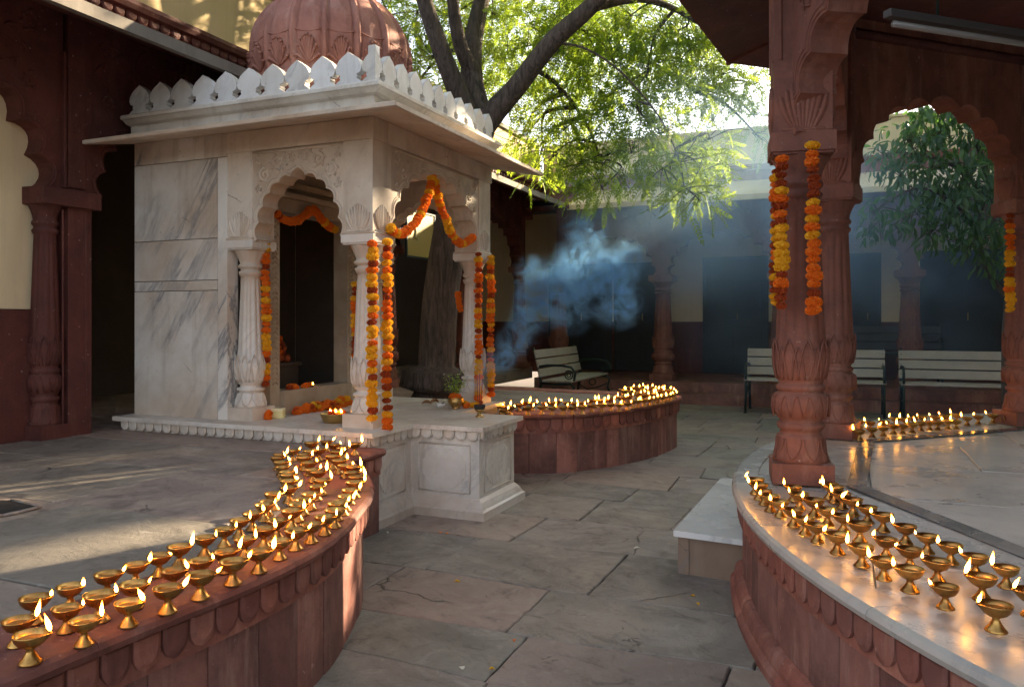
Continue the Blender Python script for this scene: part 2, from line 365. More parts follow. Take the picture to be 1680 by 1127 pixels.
# ------------------------------------------------------------------ paving slabs
def clip(poly, cv):    # Sutherland-Hodgman: clip any polygon by convex ccw cv
    out = poly
    for i in range(len(cv)):
        a = cv[i]; b = cv[(i+1)%len(cv)]; inp = out; out = []
        if not inp: return []
        f = lambda p: (b[0]-a[0])*(p[1]-a[1])-(b[1]-a[1])*(p[0]-a[0])
        for k in range(len(inp)):
            p = inp[k]; q = inp[(k+1)%len(inp)]; fp, fq = f(p), f(q)
            if fp >= 0: out.append(p)
            if (fp >= 0) != (fq >= 0):
                t = fp/(fp-fq); out.append((p[0]+(q[0]-p[0])*t, p[1]+(q[1]-p[1])*t))
    return out
def slabs(mb, x0, x1, y0, y1, z, rows=(.5,.8), lens=(.7,1.3), gap=.012, thick=.05, region=None, seed=1, jit=.02):
    rs = random.Random(seed); y = y0; rowy = [y0]
    while y < y1: y += rs.uniform(*rows); rowy.append(y)
    ph = [rs.uniform(0, 6) for _ in rowy]
    def yy(k, x): return rowy[k]+jit*math.sin(x*1.9+ph[k])+jit*.5*math.sin(x*5.3+ph[k]*2)
    for k in range(len(rowy)-1):
        x = x0-rs.uniform(0, .8)
        sk = rs.uniform(-.03,.03)
        while x < x1:
            l = rs.uniform(*lens); xa, xb = x, x+l; sk2 = rs.uniform(-.035,.035)
            gp = gap*rs.uniform(.6,1.5)
            n = 22; pts = []; ca = rs.uniform(.0,.03) if rs.random() < .5 else .0
            wob = lambda: rs.gauss(0, .0022)-(rs.random() < .07)*rs.uniform(0,.012)*0
            for i in range(n+1):
                xx = xa+gp+(l-2*gp)*i/n+sk*(0); pts.append((xx, yy(k, xx)+gp/2+wob()))
            m_ = 12
            for j in range(1, m_):
                t = j/m_; xx = xb-gp+sk2*t+wob(); pts.append((xx, yy(k,xb)*(1-t)+yy(k+1,xb)*t))
            for i in range(n+1):
                xx = (xb-gp+sk2)+((xa+gp+sk)-(xb-gp+sk2))*i/n; pts.append((xx, yy(k+1, xx)-gp/2+wob()))
            for j in range(1, m_):
                t = 1-j/m_; xx = xa+gp+sk*t+wob(); pts.append((xx, yy(k,xa)*(1-t)+yy(k+1,xa)*t))
            x = xb; sk = sk2
            if region is not None:
                q = [(xa+gp/2,yy(k,xa)+gp/2),(xb-gp/2,yy(k,xb)+gp/2),(xb-gp/2,yy(k+1,xb)-gp/2),(xa+gp/2,yy(k+1,xa)-gp/2)]
                pts = clip(region, q)
                if len(pts) < 3: continue
            dz = rs.uniform(-.004, .003); tx, ty = rs.gauss(0,.0022), rs.gauss(0,.0022)
            cx_ = (xa+xb)/2; cy_ = rowy[k]
            c = Vector((sum(p[0] for p in pts)/len(pts), sum(p[1] for p in pts)/len(pts)))
            zf = lambda a, b: z+dz+tx*(a-cx_)+ty*(b-cy_)
            # top (inset), bevel ring, side
            def ins(p, d):
                v = Vector(p)-c; ln = v.length
                v = v*(1-d/max(ln, .05)); return (c.x+v.x, c.y+v.y)
            n_ = len(pts); top = [ins(p, .006) for p in pts]
            vs = [(a, b, zf(a, b)) for a, b in top]+[(a, b, zf(a, b)-.005) for a, b in pts]+[(a, b, z-thick) for a, b in pts]
            tri = tessellate_polygon([[Vector((a,b,0)) for a, b in top]])
            fs = [tuple(t) for t in tri]
            for r in (0, 1):
                fs += [(r*n_+i, r*n_+(i+1)%n_, (r+1)*n_+(i+1)%n_, (r+1)*n_+i) for i in range(n_)]
            mb.add(vs, fs)
mb = MB(); mb.box(-60, 60, -40, 80, -.5, -.014); struct(mb.build('ground', M['joint']))
mb = MB(); slabs(mb, -5, 9, -1.2, 12.0, 0, (.42,.66), (.52,1.0), gap=.0038, seed=5); struct(mb.build('courtyard_paving', M['pave']))

# ------------------------------------------------------------------ curved platforms
ZP = .49
def arclen(path):
    s = [0]
    for a, b in zip(path, path[1:]): s.append(s[-1]+(Vector(b)-Vector(a)).length)
    return s
def at_s(path, s, q):
    q = max(0, min(q, s[-1]-1e-6))
    for i in range(len(s)-1):
        if s[i+1] >= q:
            t = (q-s[i])/max(1e-9, s[i+1]-s[i]); a, b = Vector(path[i]), Vector(path[i+1])
            return a+(b-a)*t, (b-a).normalized()
    return Vector(path[-1]), (Vector(path[-1])-Vector(path[-2])).normalized()
def petals(mb, path, zt, pitch, h, side, off=0.0, th=.014, sq=.35, s0=0, s1=None):
    s = arclen(path); tot = (s1 if s1 else s[-1])-s0; n = max(1, round(tot/pitch)); pw = tot/n
    for i in range(n):
        p, t = at_s(path, s, s0+(i+.5)*pw); nn = Vector((t.y,-t.x))*side
        p = p+nn*off; wv = pw*.46
        sh = [(-wv,0),(-wv,-h*.45),(-wv*.9,-h*.68),(-wv*.62,-h*.88),(-wv*.2,-h*.985),(0,-h),(wv*.2,-h*.985),(wv*.62,-h*.88),(wv*.9,-h*.68),(wv,-h*.45),(wv,0)]
        F = lambda a, b, k: (p.x+t.x*a+nn.x*k, p.y+t.y*a+nn.y*k, zt+b)
        m_ = len(sh); vs = [F(a,b,0) for a,b in sh]+[F(a,b,th*.7) for a,b in sh]+[F(a*.72,-h*.05+b*.75,th) for a,b in sh]
        fs = [(i2, (i2+1)%m_, m_+(i2+1)%m_, m_+i2) for i2 in range(m_)]+[(m_+i2, m_+(i2+1)%m_, 2*m_+(i2+1)%m_, 2*m_+i2) for i2 in range(m_)]
        fs.append(tuple(2*m_+i2 for i2 in range(m_))); mb.add(vs, fs)
def wallpanels(mb, path, z0, z1, widths, side, th=.12, seed=3, off=0, gap=.0022, flute=0):
    rs = random.Random(seed); s = arclen(path); q = 0
    while q < s[-1]-.02:
        wd = min(rs.uniform(*widths), s[-1]-q); o = rs.uniform(-.002,.002)+off; n = max(2, int(wd/.05)); 
        vs = []
        for i in range(n+1):
            p, t = at_s(path, s, q+gap+(wd-2*gap)*i/n); nn = Vector((t.y,-t.x))*side
            e = -.003 if i in (0, n) else 0
            for z in (z0, z1):
                vs.append((p.x+nn.x*(o+e), p.y+nn.y*(o+e), z))
            for z in (z0, z1):
                vs.append((p.x+nn.x*(o-th), p.y+nn.y*(o-th), z))
        fs = []
        for i in range(n):
            a, b = 4*i, 4*i+4
            fs += [(a,b,b+1,a+1),(a+2,a+3,b+3,b+2),(a+1,b+1,b+3,a+3),(a,a+2,b+2,b)]
        fs += [(0,1,3,2),(4*n,4*n+2,4*n+3,4*n+1)]
        mb.add(vs, fs); q += wd

def platform(name, label, edge, rest, side, region_seed, topmat, wallmat, coping_mat, widths, pw, base=False, cw=.26, back=True, rows=(.5,.8), lens=(.8,1.5)):
    T = thing(name, label, 'platform', (0,0,0))
    poly = [tuple(p) for p in edge]+rest
    area = sum(poly[i][0]*poly[(i+1)%len(poly)][1]-poly[(i+1)%len(poly)][0]*poly[i][1] for i in range(len(poly)))
    xs = [p[0] for p in poly]; ys = [p[1] for p in poly]
    mb = MB(); mb.prism(poly, lambda a,b,t: (a,b,t), ZP-.05, ZP-.03); mb.sweep([tuple(p) for p in edge], [(-.035,-.02),(-.035,ZP-.051)], side, closeprof=False); mb.build('core', M['joint'], T)
    mb = MB(); slabs(mb, min(xs)-.3, max(xs)+.3, min(ys)-.3, max(ys)+.3, ZP-.004, rows, lens, gap=.0010 if base else .0060, thick=.04, region=poly, seed=region_seed, jit=.012)
    mb.build('paving', topmat, T)
    ed = [tuple(p) for p in edge]
    mb = MB(); s = arclen(ed); q = 0; rs = random.Random(region_seed+9)
    while q < s[-1]-.05:
        ln = min(rs.uniform(.55,1.0), s[-1]-q); n = max(3, int(ln/.06))
        seg = [tuple(at_s(ed, s, q+.0015+(ln-.003)*i/n)[0]) for i in range(n+1)]
        o = rs.uniform(-.002,.003)
        mb.sweep(seg, [(-cw,ZP-.03),(-cw,ZP+.001),(.028+o,ZP+.003),(.042+o,ZP-.004),(.048+o,ZP-.018),(.042+o,ZP-.034),(.028+o,ZP-.042),(.0,ZP-.043)], side, smooth=False); q += ln
    mb.build('coping', coping_mat, T)
    mb = MB(); petals(mb, ed, ZP-.045, pw, pw*1.02, side, off=.004, th=.02); 
    mb.sweep(ed, [(-.03,ZP-.046),(.006,ZP-.046),(.006,ZP-.06-pw*1.05),(-.03,ZP-.06-pw*1.05)], side)
    mb.build('petal_frieze', M['sand'] , T)
    mb = MB(); wallpanels(mb, ed, -.02, ZP-.06, widths, side, seed=region_seed); mb.build('side_wall', wallmat, T)
    if base:
        mb = MB(); q = 0
        while q < s[-1]-.05:
            ln = min(rs.uniform(.5,.8), s[-1]-q); n = max(3, int(ln/.06))
            seg = [tuple(at_s(ed, s, q+.001+(ln-.002)*i/n)[0]) for i in range(n+1)]
            mb.sweep(seg, [(-.02,-.01),(.050,-.01),(.054,.03),(.044,.045),(.036,.05),(.034,.07),(.028,.09),(.016,.104),(.002,.11),(-.02,.11)], side, smooth=False); q += ln
        mb.build('base_moulding', M['sand'], T)
    return T
edgeL = catmull([(-1.66,-1.2),(-1.665,0),(-1.67,1.1),(-1.655,1.5),(-1.635,1.8),(-1.65,2.1),(-1.71,2.36),(-1.82,2.63),(-1.925,2.87),(-2.05,3.065),(-2.18,3.23),(-2.32,3.38),(-2.45,3.50),(-2.53,3.56)], 5)
edgeL += [Vector((-2.53,3.7)), Vector((-2.53,3.955))]
platform('sandstone_terrace', 'curved red sandstone terrace on the left edged with petal carving and crowded with lamps', edgeL,
         [(-2.66,3.96),(-2.66,5.0),(-4.72,5.0),(-4.72,-1.2)], 1, 11, M['pave2'], M['sand_wall'], M['sand'], (.14,.26), .088, rows=(.55,.9), lens=(.9,1.7))
edgeM = catmull([(-2.585,5.86),(-2.3,5.93),(-2.1,6.06),(-1.95,6.26),(-1.77,6.58),(-1.625,7.0),(-1.545,7.4),(-1.52,7.75),(-1.60,7.96),(-1.80,8.04),(-2.2,8.06),(-3.0,8.1),(-4.72,8.18)], 5)
platform('round_sandstone_platform', 'half round red sandstone platform beyond the marble shrine around the tree foot', edgeM,
         [(-4.72,5.01),(-2.66,5.01)], 1, 23, M['pave2'], M['sand_wall'], M['sand'], (.12,.24), .10, rows=(.7,1.0), lens=(1.0,1.8))
PC = (3.33, 4.275); PR = 3.80
edgeR = [Vector((PC[0]+PR*math.cos(a), PC[1]+PR*math.sin(a))) for a in [R(-260+2*i) for i in range(0, 71)]]
# travel direction: from back (100 deg) through 180 to front
edgeR = [Vector((PC[0]+PR*math.cos(R(a)), PC[1]+PR*math.sin(R(a)))) for a in range(96, 262, 2)]
rest = [tuple(Vector((PC[0]+PR*math.cos(R(a)), PC[1]+PR*math.sin(R(a))))) for a in range(264, 456, 6)]
TR = platform('marble_topped_platform', 'round red stone platform with a white marble top carrying the right hand pavilion', edgeR, rest, 1, 31,
         M['marble_floor'], M['sand_wall'], M['marble_floor'], (.12,.3), .092, base=True, cw=.07, rows=(.8,1.1), lens=(1.0,1.4))
# dark inlay band
inn = [(.60,2.80),(.01,3.895),(.09,5.415),(1.18,6.52),(2.75,6.60),(3.85,5.5),(3.8,4.0),(3.0,2.6),(1.9,1.95)]
cI = Vector((2.0,4.3))
mb = MB(); n = len(inn)
outr = [tuple(Vector(p)) for p in inn]
def offs(poly, d):
    o = []; k = len(poly)
    for i in range(k):
        a, p, b = Vector(poly[i-1]), Vector(poly[i]), Vector(poly[(i+1)%k])
        d1 = (p-a).normalized(); d2 = (b-p).normalized(); n1 = Vector((-d1.y,d1.x)); n2 = Vector((-d2.y,d2.x)); nn = (n1+n2).normalized()
        o.append(tuple(p+nn*d/nn.dot(n1)))
    return o
inner = offs(inn, -.085)
if (Vector(inner[1])-cI).length > (Vector(inn[1])-cI).length: inner = offs(inn, .085)
for i in range(n):
    j = (i+1)%n; q = [inn[i], inn[j], inner[j], inner[i]]
    mb.prism(q, lambda a,b,t: (a,b,t), ZP-.002, ZP+.003)
mb.build('dark_inlay_band', M['marble_dark'], TR)

# marble step block
S = thing('marble_step', 'low white marble step block on the paving against the right platform', 'step', (0,0,0))
sp = [(-.775,3.86),(-.36,3.82),(-.36,5.27),(-.745,5.28)]
mb = MB(); mb.prism(sp, lambda a,b,t: (a,b,t), .185, .213); mb.build('top_slab', m_marble('sky_sheen_step_marble', base=(.80,.82,.80), stain=(.6,.6,.56), stain_amt=.4, rough=.2, vein_amt=.3), S, .004)  # sky reflection on the top is put into the pale colour
sp2 = [(-.75,3.885),(-.36,3.845),(-.36,5.25),(-.72,5.26)]
mb = MB(); mb.prism(sp2, lambda a,b,t: (a,b,t), -.01, .184); mb.prism([(-.756,3.879),(-.70,3.874),(-.70,3.895),(-.756,3.90)], lambda a,b,t: (a,b,t), -.01, .183); mb.build('base', m_marble('stained_marble', base=(.30,.215,.15), stain=(.15,.10,.07), stain_amt=.9, rough=.5), S, .003)

# ------------------------------------------------------------------ carved pieces
def arch_pts(a, h, nl=4, b=.16, tip=.06, base_p=.9, n=7):
    """left half from (-a,0) to (0,h+tip), cusped; returns full symmetric curve left->right"""
    th = [k/(nl+.55)*PI/2 for k in range(nl+1)]
    cp = [Vector((-a*max(0,math.cos(t))**base_p, h*math.sin(t))) for t in th]
    pts = []
    for k in range(nl):
        p, q = cp[k], cp[k+1]; d = q-p; nn = Vector((-d.y, d.x)); nn.normalize()
        bb = b*d.length
        for i in range(n):
            t = i/n; pts.append(p+d*t+nn*bb*2*math.sin(PI*t)**.75)
    p = cp[nl]; q = Vector((0, h+tip)); d = q-p
    nn = Vector((-d.y, d.x)).normalized()
    for i in range(n):
        t = i/n; pts.append(p+d*t+nn*b*d.length*1.2*math.sin(PI*t)*(1-t*.6))
    pts.append(q)
    return [(x.x, x.y) for x in pts]+[(-x.x, x.y) for x in reversed(pts[:-1])]
def frame_fn(o, u):      # wall frame: origin (x,y), direction u (2d); t along right-hand normal (outward)
    o = Vector(o); u = Vector(u).normalized(); nn = Vector((u.y, -u.x))
    return lambda s, z, t: (o.x+u.x*s+nn.x*t, o.y+u.y*s+nn.y*t, z)
def arch_panel(mb, fn, s0, s1, zb, zt, c, a, h, t0, t1, nl=4, b=.16, tip=.06):
    cur = [(c+x, zb+y) for x, y in arch_pts(a, h, nl, b, tip)]
    poly = [(s0,zb)]+cur+[(s1,zb),(s1,zt),(s0,zt)]
    mb.prism(poly, fn, t0, t1); return cur
def offset_curve(cur, d):
    out = []; n = len(cur)
    for i in range(n):
        a = Vector(cur[max(0,i-1)]); b = Vector(cur[min(n-1,i+1)]); t = (b-a).normalized(); out.append((cur[i][0]-t.y*d, cur[i][1]+t.x*d))
    return out
def curve_trim(mb, fn, cur, d, t, r=.006):
    oc = offset_curve(cur, d); mb.tube([fn(x, z, t) for x, z in oc], r, 5)
def spiral(mb, fn, cx, cz, R0, t, turns=1.6, ph=0, dr=1, r=.005):
    pts = []
    n = int(26*turns)
    for i in range(n+1):
        k = i/n; rr = R0*(1-k*.88); th = ph+dr*k*turns*2*PI; pts.append(fn(cx+rr*math.cos(th), cz+rr*math.sin(th), t))
    mb.tube(pts, [r*(1-.4*i/n) for i in range(n+1)], 5)
    for j in range(6):    # petals off the scroll
        th = ph+dr*j*1.05; q = R0*(1-.88*(j*1.05)/(turns*2*PI))
        a = (cx+q*math.cos(th), cz+q*math.sin(th)); e = (cx+(q+R0*.36)*math.cos(th+.5*dr), cz+(q+R0*.36)*math.sin(th+.5*dr))
        mid = ((a[0]+e[0])/2+R0*.09*math.cos(th-1.2*dr), (a[1]+e[1])/2+R0*.09*math.sin(th-1.2*dr))
        mb.tube([fn(*a,t), fn(*mid,t), fn(*e,t)], [r*.5, r*1.7, r*.5], 5)
def spandrel(mb, fn, s0, s1, zb, zt, c, a, h, t, r=.005, sc=1.0):
    """scroll work either side of the arch head"""
    for sg in (-1, 1):
        edge = (s0 if sg < 0 else s1)
        W = abs(edge-c)
        L_ = [(.82, .78, .22), (.52, .92, .13), (.90, .42, .13), (.94,.20,.08), (.28,.95,.08), (.70,.56,.07), (.97,.97,.06), (.97,.60,.05), (.40,.84,.05), (.12,.97,.05)]
        for fx, fz, rr in L_:
            x = c+sg*W*fx*.93; z = zb+(zt-zb)*(.04+fz*.88); 
            # keep clear of the opening
            th = math.atan2((z-zb)/h, abs(x-c)/a); rad = math.hypot((z-zb)/h, abs(x-c)/a)
            R0 = min(rr*(zt-zb)*sc*.95, (rad-1.12)*min(a, h)*.7, zt-z-.012, abs(edge-x)-.008)
            if R0 > .012: spiral(mb, fn, x, z, R0, t, 1.5, PI/2 if sg > 0 else PI/2, -sg, r)
def acanthus(mb, fn, c, z0, wd, h, t, n=7, r=.008):
    """fan of carved leaf ribs"""
    for i in range(n):
        k = (i-(n-1)/2)/((n-1)/2); hh = h*(1-.34*abs(k)**1.6); pts = []
        for j in range(11):
            q = j/10; x = c+k*wd*(.16+.30*q**.9)+k*wd*.05*math.sin(PI*q); z = z0+hh*(q if q < .9 else .9+(q-.9)*.2)
            pts.append((x, z, q))
        mb.tube([fn(x, z, t+.007*q**3-.003) for x, z, q in pts], [r*(.55+1.0*math.sin(PI*min(1,q*.98))**.8) for *_, q in pts], 6)
    mb.tube([fn(c-wd*.42, z0+.006, t), fn(c+wd*.42, z0+.006, t)], r*.9, 6)

def column_mesh(kind):
    """stone column, base at origin. kind: 'marble' (top 1.20) or 'sand' (top 1.62)"""
    mb = MB()
    if kind == 'marble':
        p = .112; mb.box(-p,p,-p,p,0,.085)
        prof = [(.106,.085),(.104,.10),(.096,.13),(.084,.17),(.074,.19),(.088,.195),(.092,.205),(.088,.213),(.070,.218),(.068,.232),(.078,.238),(.084,.25),
                (.094,.275),(.100,.31),(.103,.35),(.101,.38),(.096,.40),(.090,.42),(.086,.44),(.082,.50),(.078,.60),(.073,.72),(.068,.84),(.064,.93),(.062,.96),
                (.070,.965),(.078,.985),(.078,.995),(.066,1.0),(.064,1.012),(.080,1.02),(.083,1.03),(.080,1.04),(.070,1.045),(.072,1.06),(.084,1.09),(.103,1.13),(.106,1.138)]
        fl = lambda z: .11 if .42 < z < .955 else (.05 if .25 < z < .42 else (.035 if z < .19 or z > 1.05 else 0)); nf = 12
        mb2 = prof; top = 1.138; ab = (.118, 1.138, 1.20)
        pet = (.255, .44, .11, 10)
    else:
        p = .135; mb.box(-p,p,-p,p,0,.095)
        prof = [(.128,.095),(.124,.115),(.112,.15),(.108,.20),(.108,.215),(.094,.222),(.092,.24),(.104,.248),(.108,.262),(.104,.274),(.090,.28),
                (.104,.30),(.124,.325),(.131,.355),(.130,.385),(.118,.41),(.104,.42),(.100,.425),(.110,.43),(.112,.445),(.104,.455),(.096,.46),
                (.104,.475),(.116,.51),(.122,.56),(.122,.60),(.117,.64),(.112,.67),(.107,.75),(.102,.86),(.096,1.0),(.091,1.12),(.086,1.24),(.083,1.32),
                (.092,1.33),(.098,1.342),(.098,1.352),(.086,1.362),(.084,1.375),(.098,1.385),(.101,1.395),(.098,1.405),(.088,1.415),(.092,1.44),(.108,1.48),(.128,1.515),(.131,1.522)]
        fl = lambda z: .11 if .67 < z < 1.315 else (.045 if .475 < z < .66 else (.04 if .29 < z < .41 or z < .21 or z > 1.42 else 0)); nf = 12
        ab = (.142, 1.522, 1.62)
        pet = (.48, .67, .125, 9)
    mb.lathe(prof, seg=72, mod=lambda th, k, z: 1+fl(z)*(abs(math.cos(nf*th/2))**.6-.85))
    a, z0, z1 = ab; mb.box(-a,a,-a,a,z0+.012,z1); mb.box(-a*.93,a*.93,-a*.93,a*.93,z0,z0+.012)
    # lotus leaves round the lower shaft
    z0, z1, rr, n = pet
    for i in range(n*2):
        th = 2*PI*i/(n*2); big = i%2 == 0; h = (z1-z0)*(1 if big else .8); wd = rr*2*PI/n*.46*(1 if big else .7)
        for sg in (-1, 1):
            pts = []
            for j in range(8):
                q = j/7; x = sg*wd*math.sin(PI*min(1,(.5+q*.5)))**.7 if q < 1 else 0
                zz = z0+h*q; base = None
                for (ra, za), (rb, zb) in zip(prof, prof[1:]):
                    if za <= zz <= zb and zb > za: base = ra+(rb-ra)*(zz-za)/(zb-za); break
                base = (base or rr)+.001+(.012*q**3 if big else .002)
                aa = th+x/base; pts.append((base*math.cos(aa), base*math.sin(aa), zz))
            mb.tube(pts, .0038 if kind == 'marble' else .0048, 4)
    # base petals
    for i in range(8):
        th = 2*PI*i/8+PI/8
        zr = (.095,.18) if kind == 'marble' else (.11,.205)
        for sg in (-1, 1):
            pts = []
            for j in range(7):
                q = j/6; zz = zr[0]+(zr[1]-zr[0])*(1-q); base = .125
                for (ra, za), (rb, zb) in zip(prof, prof[1:]):
                    if za <= zz <= zb and zb > za: base = ra+(rb-ra)*(zz-za)/(zb-za); break
                x = sg*.036*math.cos(PI/2*q)**.6; aa = th+x/base; pts.append(((base+.001)*math.cos(aa), (base+.001)*math.sin(aa), zz))
            mb.tube(pts, .0035, 4)
    if kind == 'sand':      # bud leaves round the bulb
        for i in range(14):
            th = 2*PI*i/14
            pts = []
            for j in range(9):
                q = j/8; zz = .305+.10*math.sin(PI*q); x = (q-.5)*.052; rr2 = .1245+.0075*math.sin(PI*(zz-.30)/.11)
                aa = th+x/rr2; pts.append((rr2*math.cos(aa), rr2*math.sin(aa), zz))
            mb.tube(pts, .0035, 4)
    return mb
CM = column_mesh('marble').mesh('column'); CM.materials.append(M['marble'])
CS = column_mesh('sand').mesh('column'); CS.materials.append(M['sand_col'])

# ------------------------------------------------------------------ marble shrine
K = thing('marble_shrine', 'white marble domed shrine with cusped arches, crenellated roof and flower garlands', 'shrine', (0,0,0))
X0, X1, Y0, Y1 = -4.65, -2.655, 4.075, 5.82
ZF = .58
# plinth: body + altar block, moulded
pl = [(-4.64,3.97),(-2.61,3.97),(-2.61,4.455),(-2.115,4.455),(-2.115,5.02),(-2.61,5.02),(-2.61,5.84),(-4.64,5.84)]
mb = MB(); mb.prism(pl, lambda a,b,t: (a,b,t), -.01, .50); mb.build('plinth', M['marble'], K, .003)
mb = MB(); mb.prism(pl, lambda a,b,t: (a,b,t), .50, ZF-.03, caps=(False,False))
mb.sweep([(-2.61,3.97),(-2.61,4.455),(-2.115,4.455),(-2.115,5.02),(-2.61,5.02),(-2.61,5.84)], [(0,-.01),(.06,-.01),(.06,.05),(.045,.062),(.038,.075),(.022,.10),(.006,.118),(0,.122)], 1)
mb.build('plinth_moulding', M['marble'], K)
top = offs(pl, -.05)
if abs(top[1][0]) > abs(pl[1][0]): top = offs(pl, .05)
mb = MB(); mb.prism(top, lambda a,b,t: (a,b,t), ZF-.0285, ZF); mb.build('floor_slab', M['marble'], K, .006)
mb = MB()
for a, b in (((-4.64,3.97),(-2.61,3.97)),((-2.61,3.97),(-2.61,4.455)),((-2.61,4.455),(-2.115,4.455)),((-2.115,4.455),(-2.115,5.02))):
    petals(mb, [a, b], ZF-.03, .079, .064, 1, off=.006, th=.022)
mb.sweep([(-4.64,3.97),(-2.61,3.97),(-2.61,4.455),(-2.115,4.455),(-2.115,5.02),(-2.61,5.02)], [(0,.50),(.008,.50),(.008,.551),(0,.551)], 1)
mb.build('petal_frieze', M['marble'], K)
# framed panels on the plinth
mb = MB()
def panel(fn, s0, s1, z0, z1):
    fr = [(s0,z0),(s1,z0),(s1,z1),(s0,z1)]
    for (a,b),(c,d) in zip(fr, fr[1:]+fr[:1]):
        mb.tube([fn(a,b,.002), fn(c,d,.002)], .006, 4)
    w_, h_ = (s1-s0)/2, (z1-z0)/2; cx_, cz_ = (s0+s1)/2, (z0+z1)/2
    pts = []
    ho = [(-.42,.92),(.42,.92)]
    outl = [(-.38,.84),(.38,.84),(.46,.72),(.52,.76),(.58,.62),(.70,.56),(.72,.40),(.84,.30),(.84,-.30),(.72,-.40),(.70,-.56),(.58,-.62),(.52,-.76),(.46,-.72),(.38,-.84),(-.38,-.84),(-.46,-.72),(-.52,-.76),(-.58,-.62),(-.70,-.56),(-.72,-.40),(-.84,-.30),(-.84,.30),(-.72,.40),(-.70,.56),(-.58,.62),(-.52,.76),(-.46,.72)]
    poly = [(cx_+a*w_, cz_+b*h_) for a, b in outl]
    mb.prism(poly, fn, -.01, .006)
fnX = frame_fn((-2.61,3.97), (0,1)); panel(fnX, .07, .41, .15, .455)
fnY = frame_fn((-2.61,4.455), (1,0)); panel(fnY, .06, .43, .15, .455)
fnX2 = frame_fn((-2.115,4.455), (0,1)); panel(fnX2, .07, .50, .15, .455)
mb.build('carved_panel', M['marble'], K)
# side wall of slabs
mb = MB()
for z0, z1 in ((ZF,1.448),(1.452,1.518),(1.522,1.80),(1.804,2.34)):
    mb.box(X0, -3.885, Y0, Y0+.10, z0, z1)
mb.box(-3.881, -3.80, Y0-.002, Y0+.10, ZF, 2.34)
mb.box(X0, -4.0, Y0, Y0+.1, 2.344, 2.5); mb.box(-3.996, -3.80, Y0, Y0+.1, 2.344, 2.5)
for z0, z1 in ((ZF,1.45),(1.454,2.5)):
    mb.box(X0, X0+.08, Y0+.102, Y1, z0, z1); mb.box(X0+.082, -3.80, Y1-.08, Y1, z0, z1)
mb.build('side_wall', M['marble_wall'], K, .002)
# columns and piers above
cols = [(-2.768,4.187),(-2.768,5.705),(-3.70,4.187),(-3.70,5.705)]
for x, y in cols:
    c = link('column', CM, K); c.location = (x, y, ZF)
    mb = MB(); a = .108; mb.box(x-a, x+a, y-a, y+a, ZF+1.2, 2.5)
    for k, u in enumerate(((1,0),(0,1),(-1,0),(0,-1))):
        fn = frame_fn((x-u[0]*a+u[1]*a, y-u[1]*a-u[0]*a), u)
        acanthus(mb, fn, a, ZF+1.215, .185, .19, .002, 9, .0080)
        mb.tube([fn(.0, ZF+1.207, .004), fn(2*a, ZF+1.207, .004)], .009, 6)
    mb.build('upper_pier', M['marble_warm'], K, .003)
# arches
AR = dict(zb=ZF+1.2, zt=2.36)
def kiosk_arch(o, u, ln, h, nm='arch'):
    fn = frame_fn(o, u); mb = MB()
    a = ln/2-.036
    cur = arch_panel(mb, fn, 0, ln, AR['zb'], AR['zt'], ln/2, a, h, -.16, -.012, nl=5, b=.135, tip=.05)
    curve_trim(mb, fn, cur, .016, -.012, .006); curve_trim(mb, fn, cur, .034, -.012, .004)
    spandrel(mb, fn, .015, ln-.015, AR['zb'], AR['zt'], ln/2, a, h, -.010, .0062)
    for zz in (AR['zt']-.012,): mb.tube([fn(.0, zz, -.010), fn(ln, zz, -.010)], .008, 6)
    mb.build(nm, M['marble_warm'], K)
kiosk_arch((-3.592,Y0), (1,0), .716, .40)
kiosk_arch((X1,4.295), (0,1), 1.302, .46)
kiosk_arch((-2.876,Y1), (-1,0), .716, .40)
# entablature + ceiling
mb = MB(); mb.box(-3.80, X1+.006, Y0-.006, Y0+.17, 2.362, 2.498); mb.box(X1-.17, X1+.006, Y0+.172, Y1, 2.362, 2.498); mb.box(-3.8, X1-.172, Y1-.17, Y1+.004, 2.362, 2.498)
mb.box(X0+.01, X1-.01, Y0+.01, Y1-.01, 2.50, 2.60)
mb.build('entablature', M['marble_warm'], K, .003)
# doorway wall of the inner chamber
DX = -3.70
mb = MB()
d0, d1, dz0, dz1 = 4.44, 5.26, .75, 2.02
mb.box(DX-.08, DX, Y0+.1, d0-.1, ZF, 2.36); mb.box(DX-.08, DX, d1+.1, Y1-.08, ZF, 2.36); mb.box(DX-.08, DX, d0-.1, d1+.1, dz1+.1, 2.36)
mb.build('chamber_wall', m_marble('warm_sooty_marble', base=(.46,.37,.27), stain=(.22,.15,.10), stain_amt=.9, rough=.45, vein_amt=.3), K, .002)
mb = MB()
mb.box(DX-.10, DX+.035, d0-.1, d0, ZF+.001, dz1+.1); mb.box(DX-.10, DX+.035, d1, d1+.1, ZF+.001, dz1+.1); mb.box(DX-.10, DX+.035, d0, d1, dz1, dz1+.1)
mb.box(DX-.10, DX+.075, d0, d1, ZF+.001, dz0); mb.box(DX, DX+.06, d0-.12, d1+.12, dz1+.102, dz1+.14); mb.box(DX, DX+.045, d0-.12, d1+.12, dz1+.18, dz1+.22)
for y in (d0-.05, d1+.05):
    for i in range(36):
        z = dz0+.05+i*.035; mb.tube([(DX+.036,y-.028,z),(DX+.042,y,z+.018),(DX+.036,y+.028,z)], .006, 4)
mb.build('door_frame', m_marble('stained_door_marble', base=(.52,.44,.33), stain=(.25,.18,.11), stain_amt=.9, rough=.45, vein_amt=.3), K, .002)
mb = MB(); mb.box(X0+.08, DX-.08, Y0+.1, Y1-.08, ZF, ZF+.01); mb.box(X0+.082, X0+.092, Y0+.11, Y1-.09, ZF+.01, 2.49)
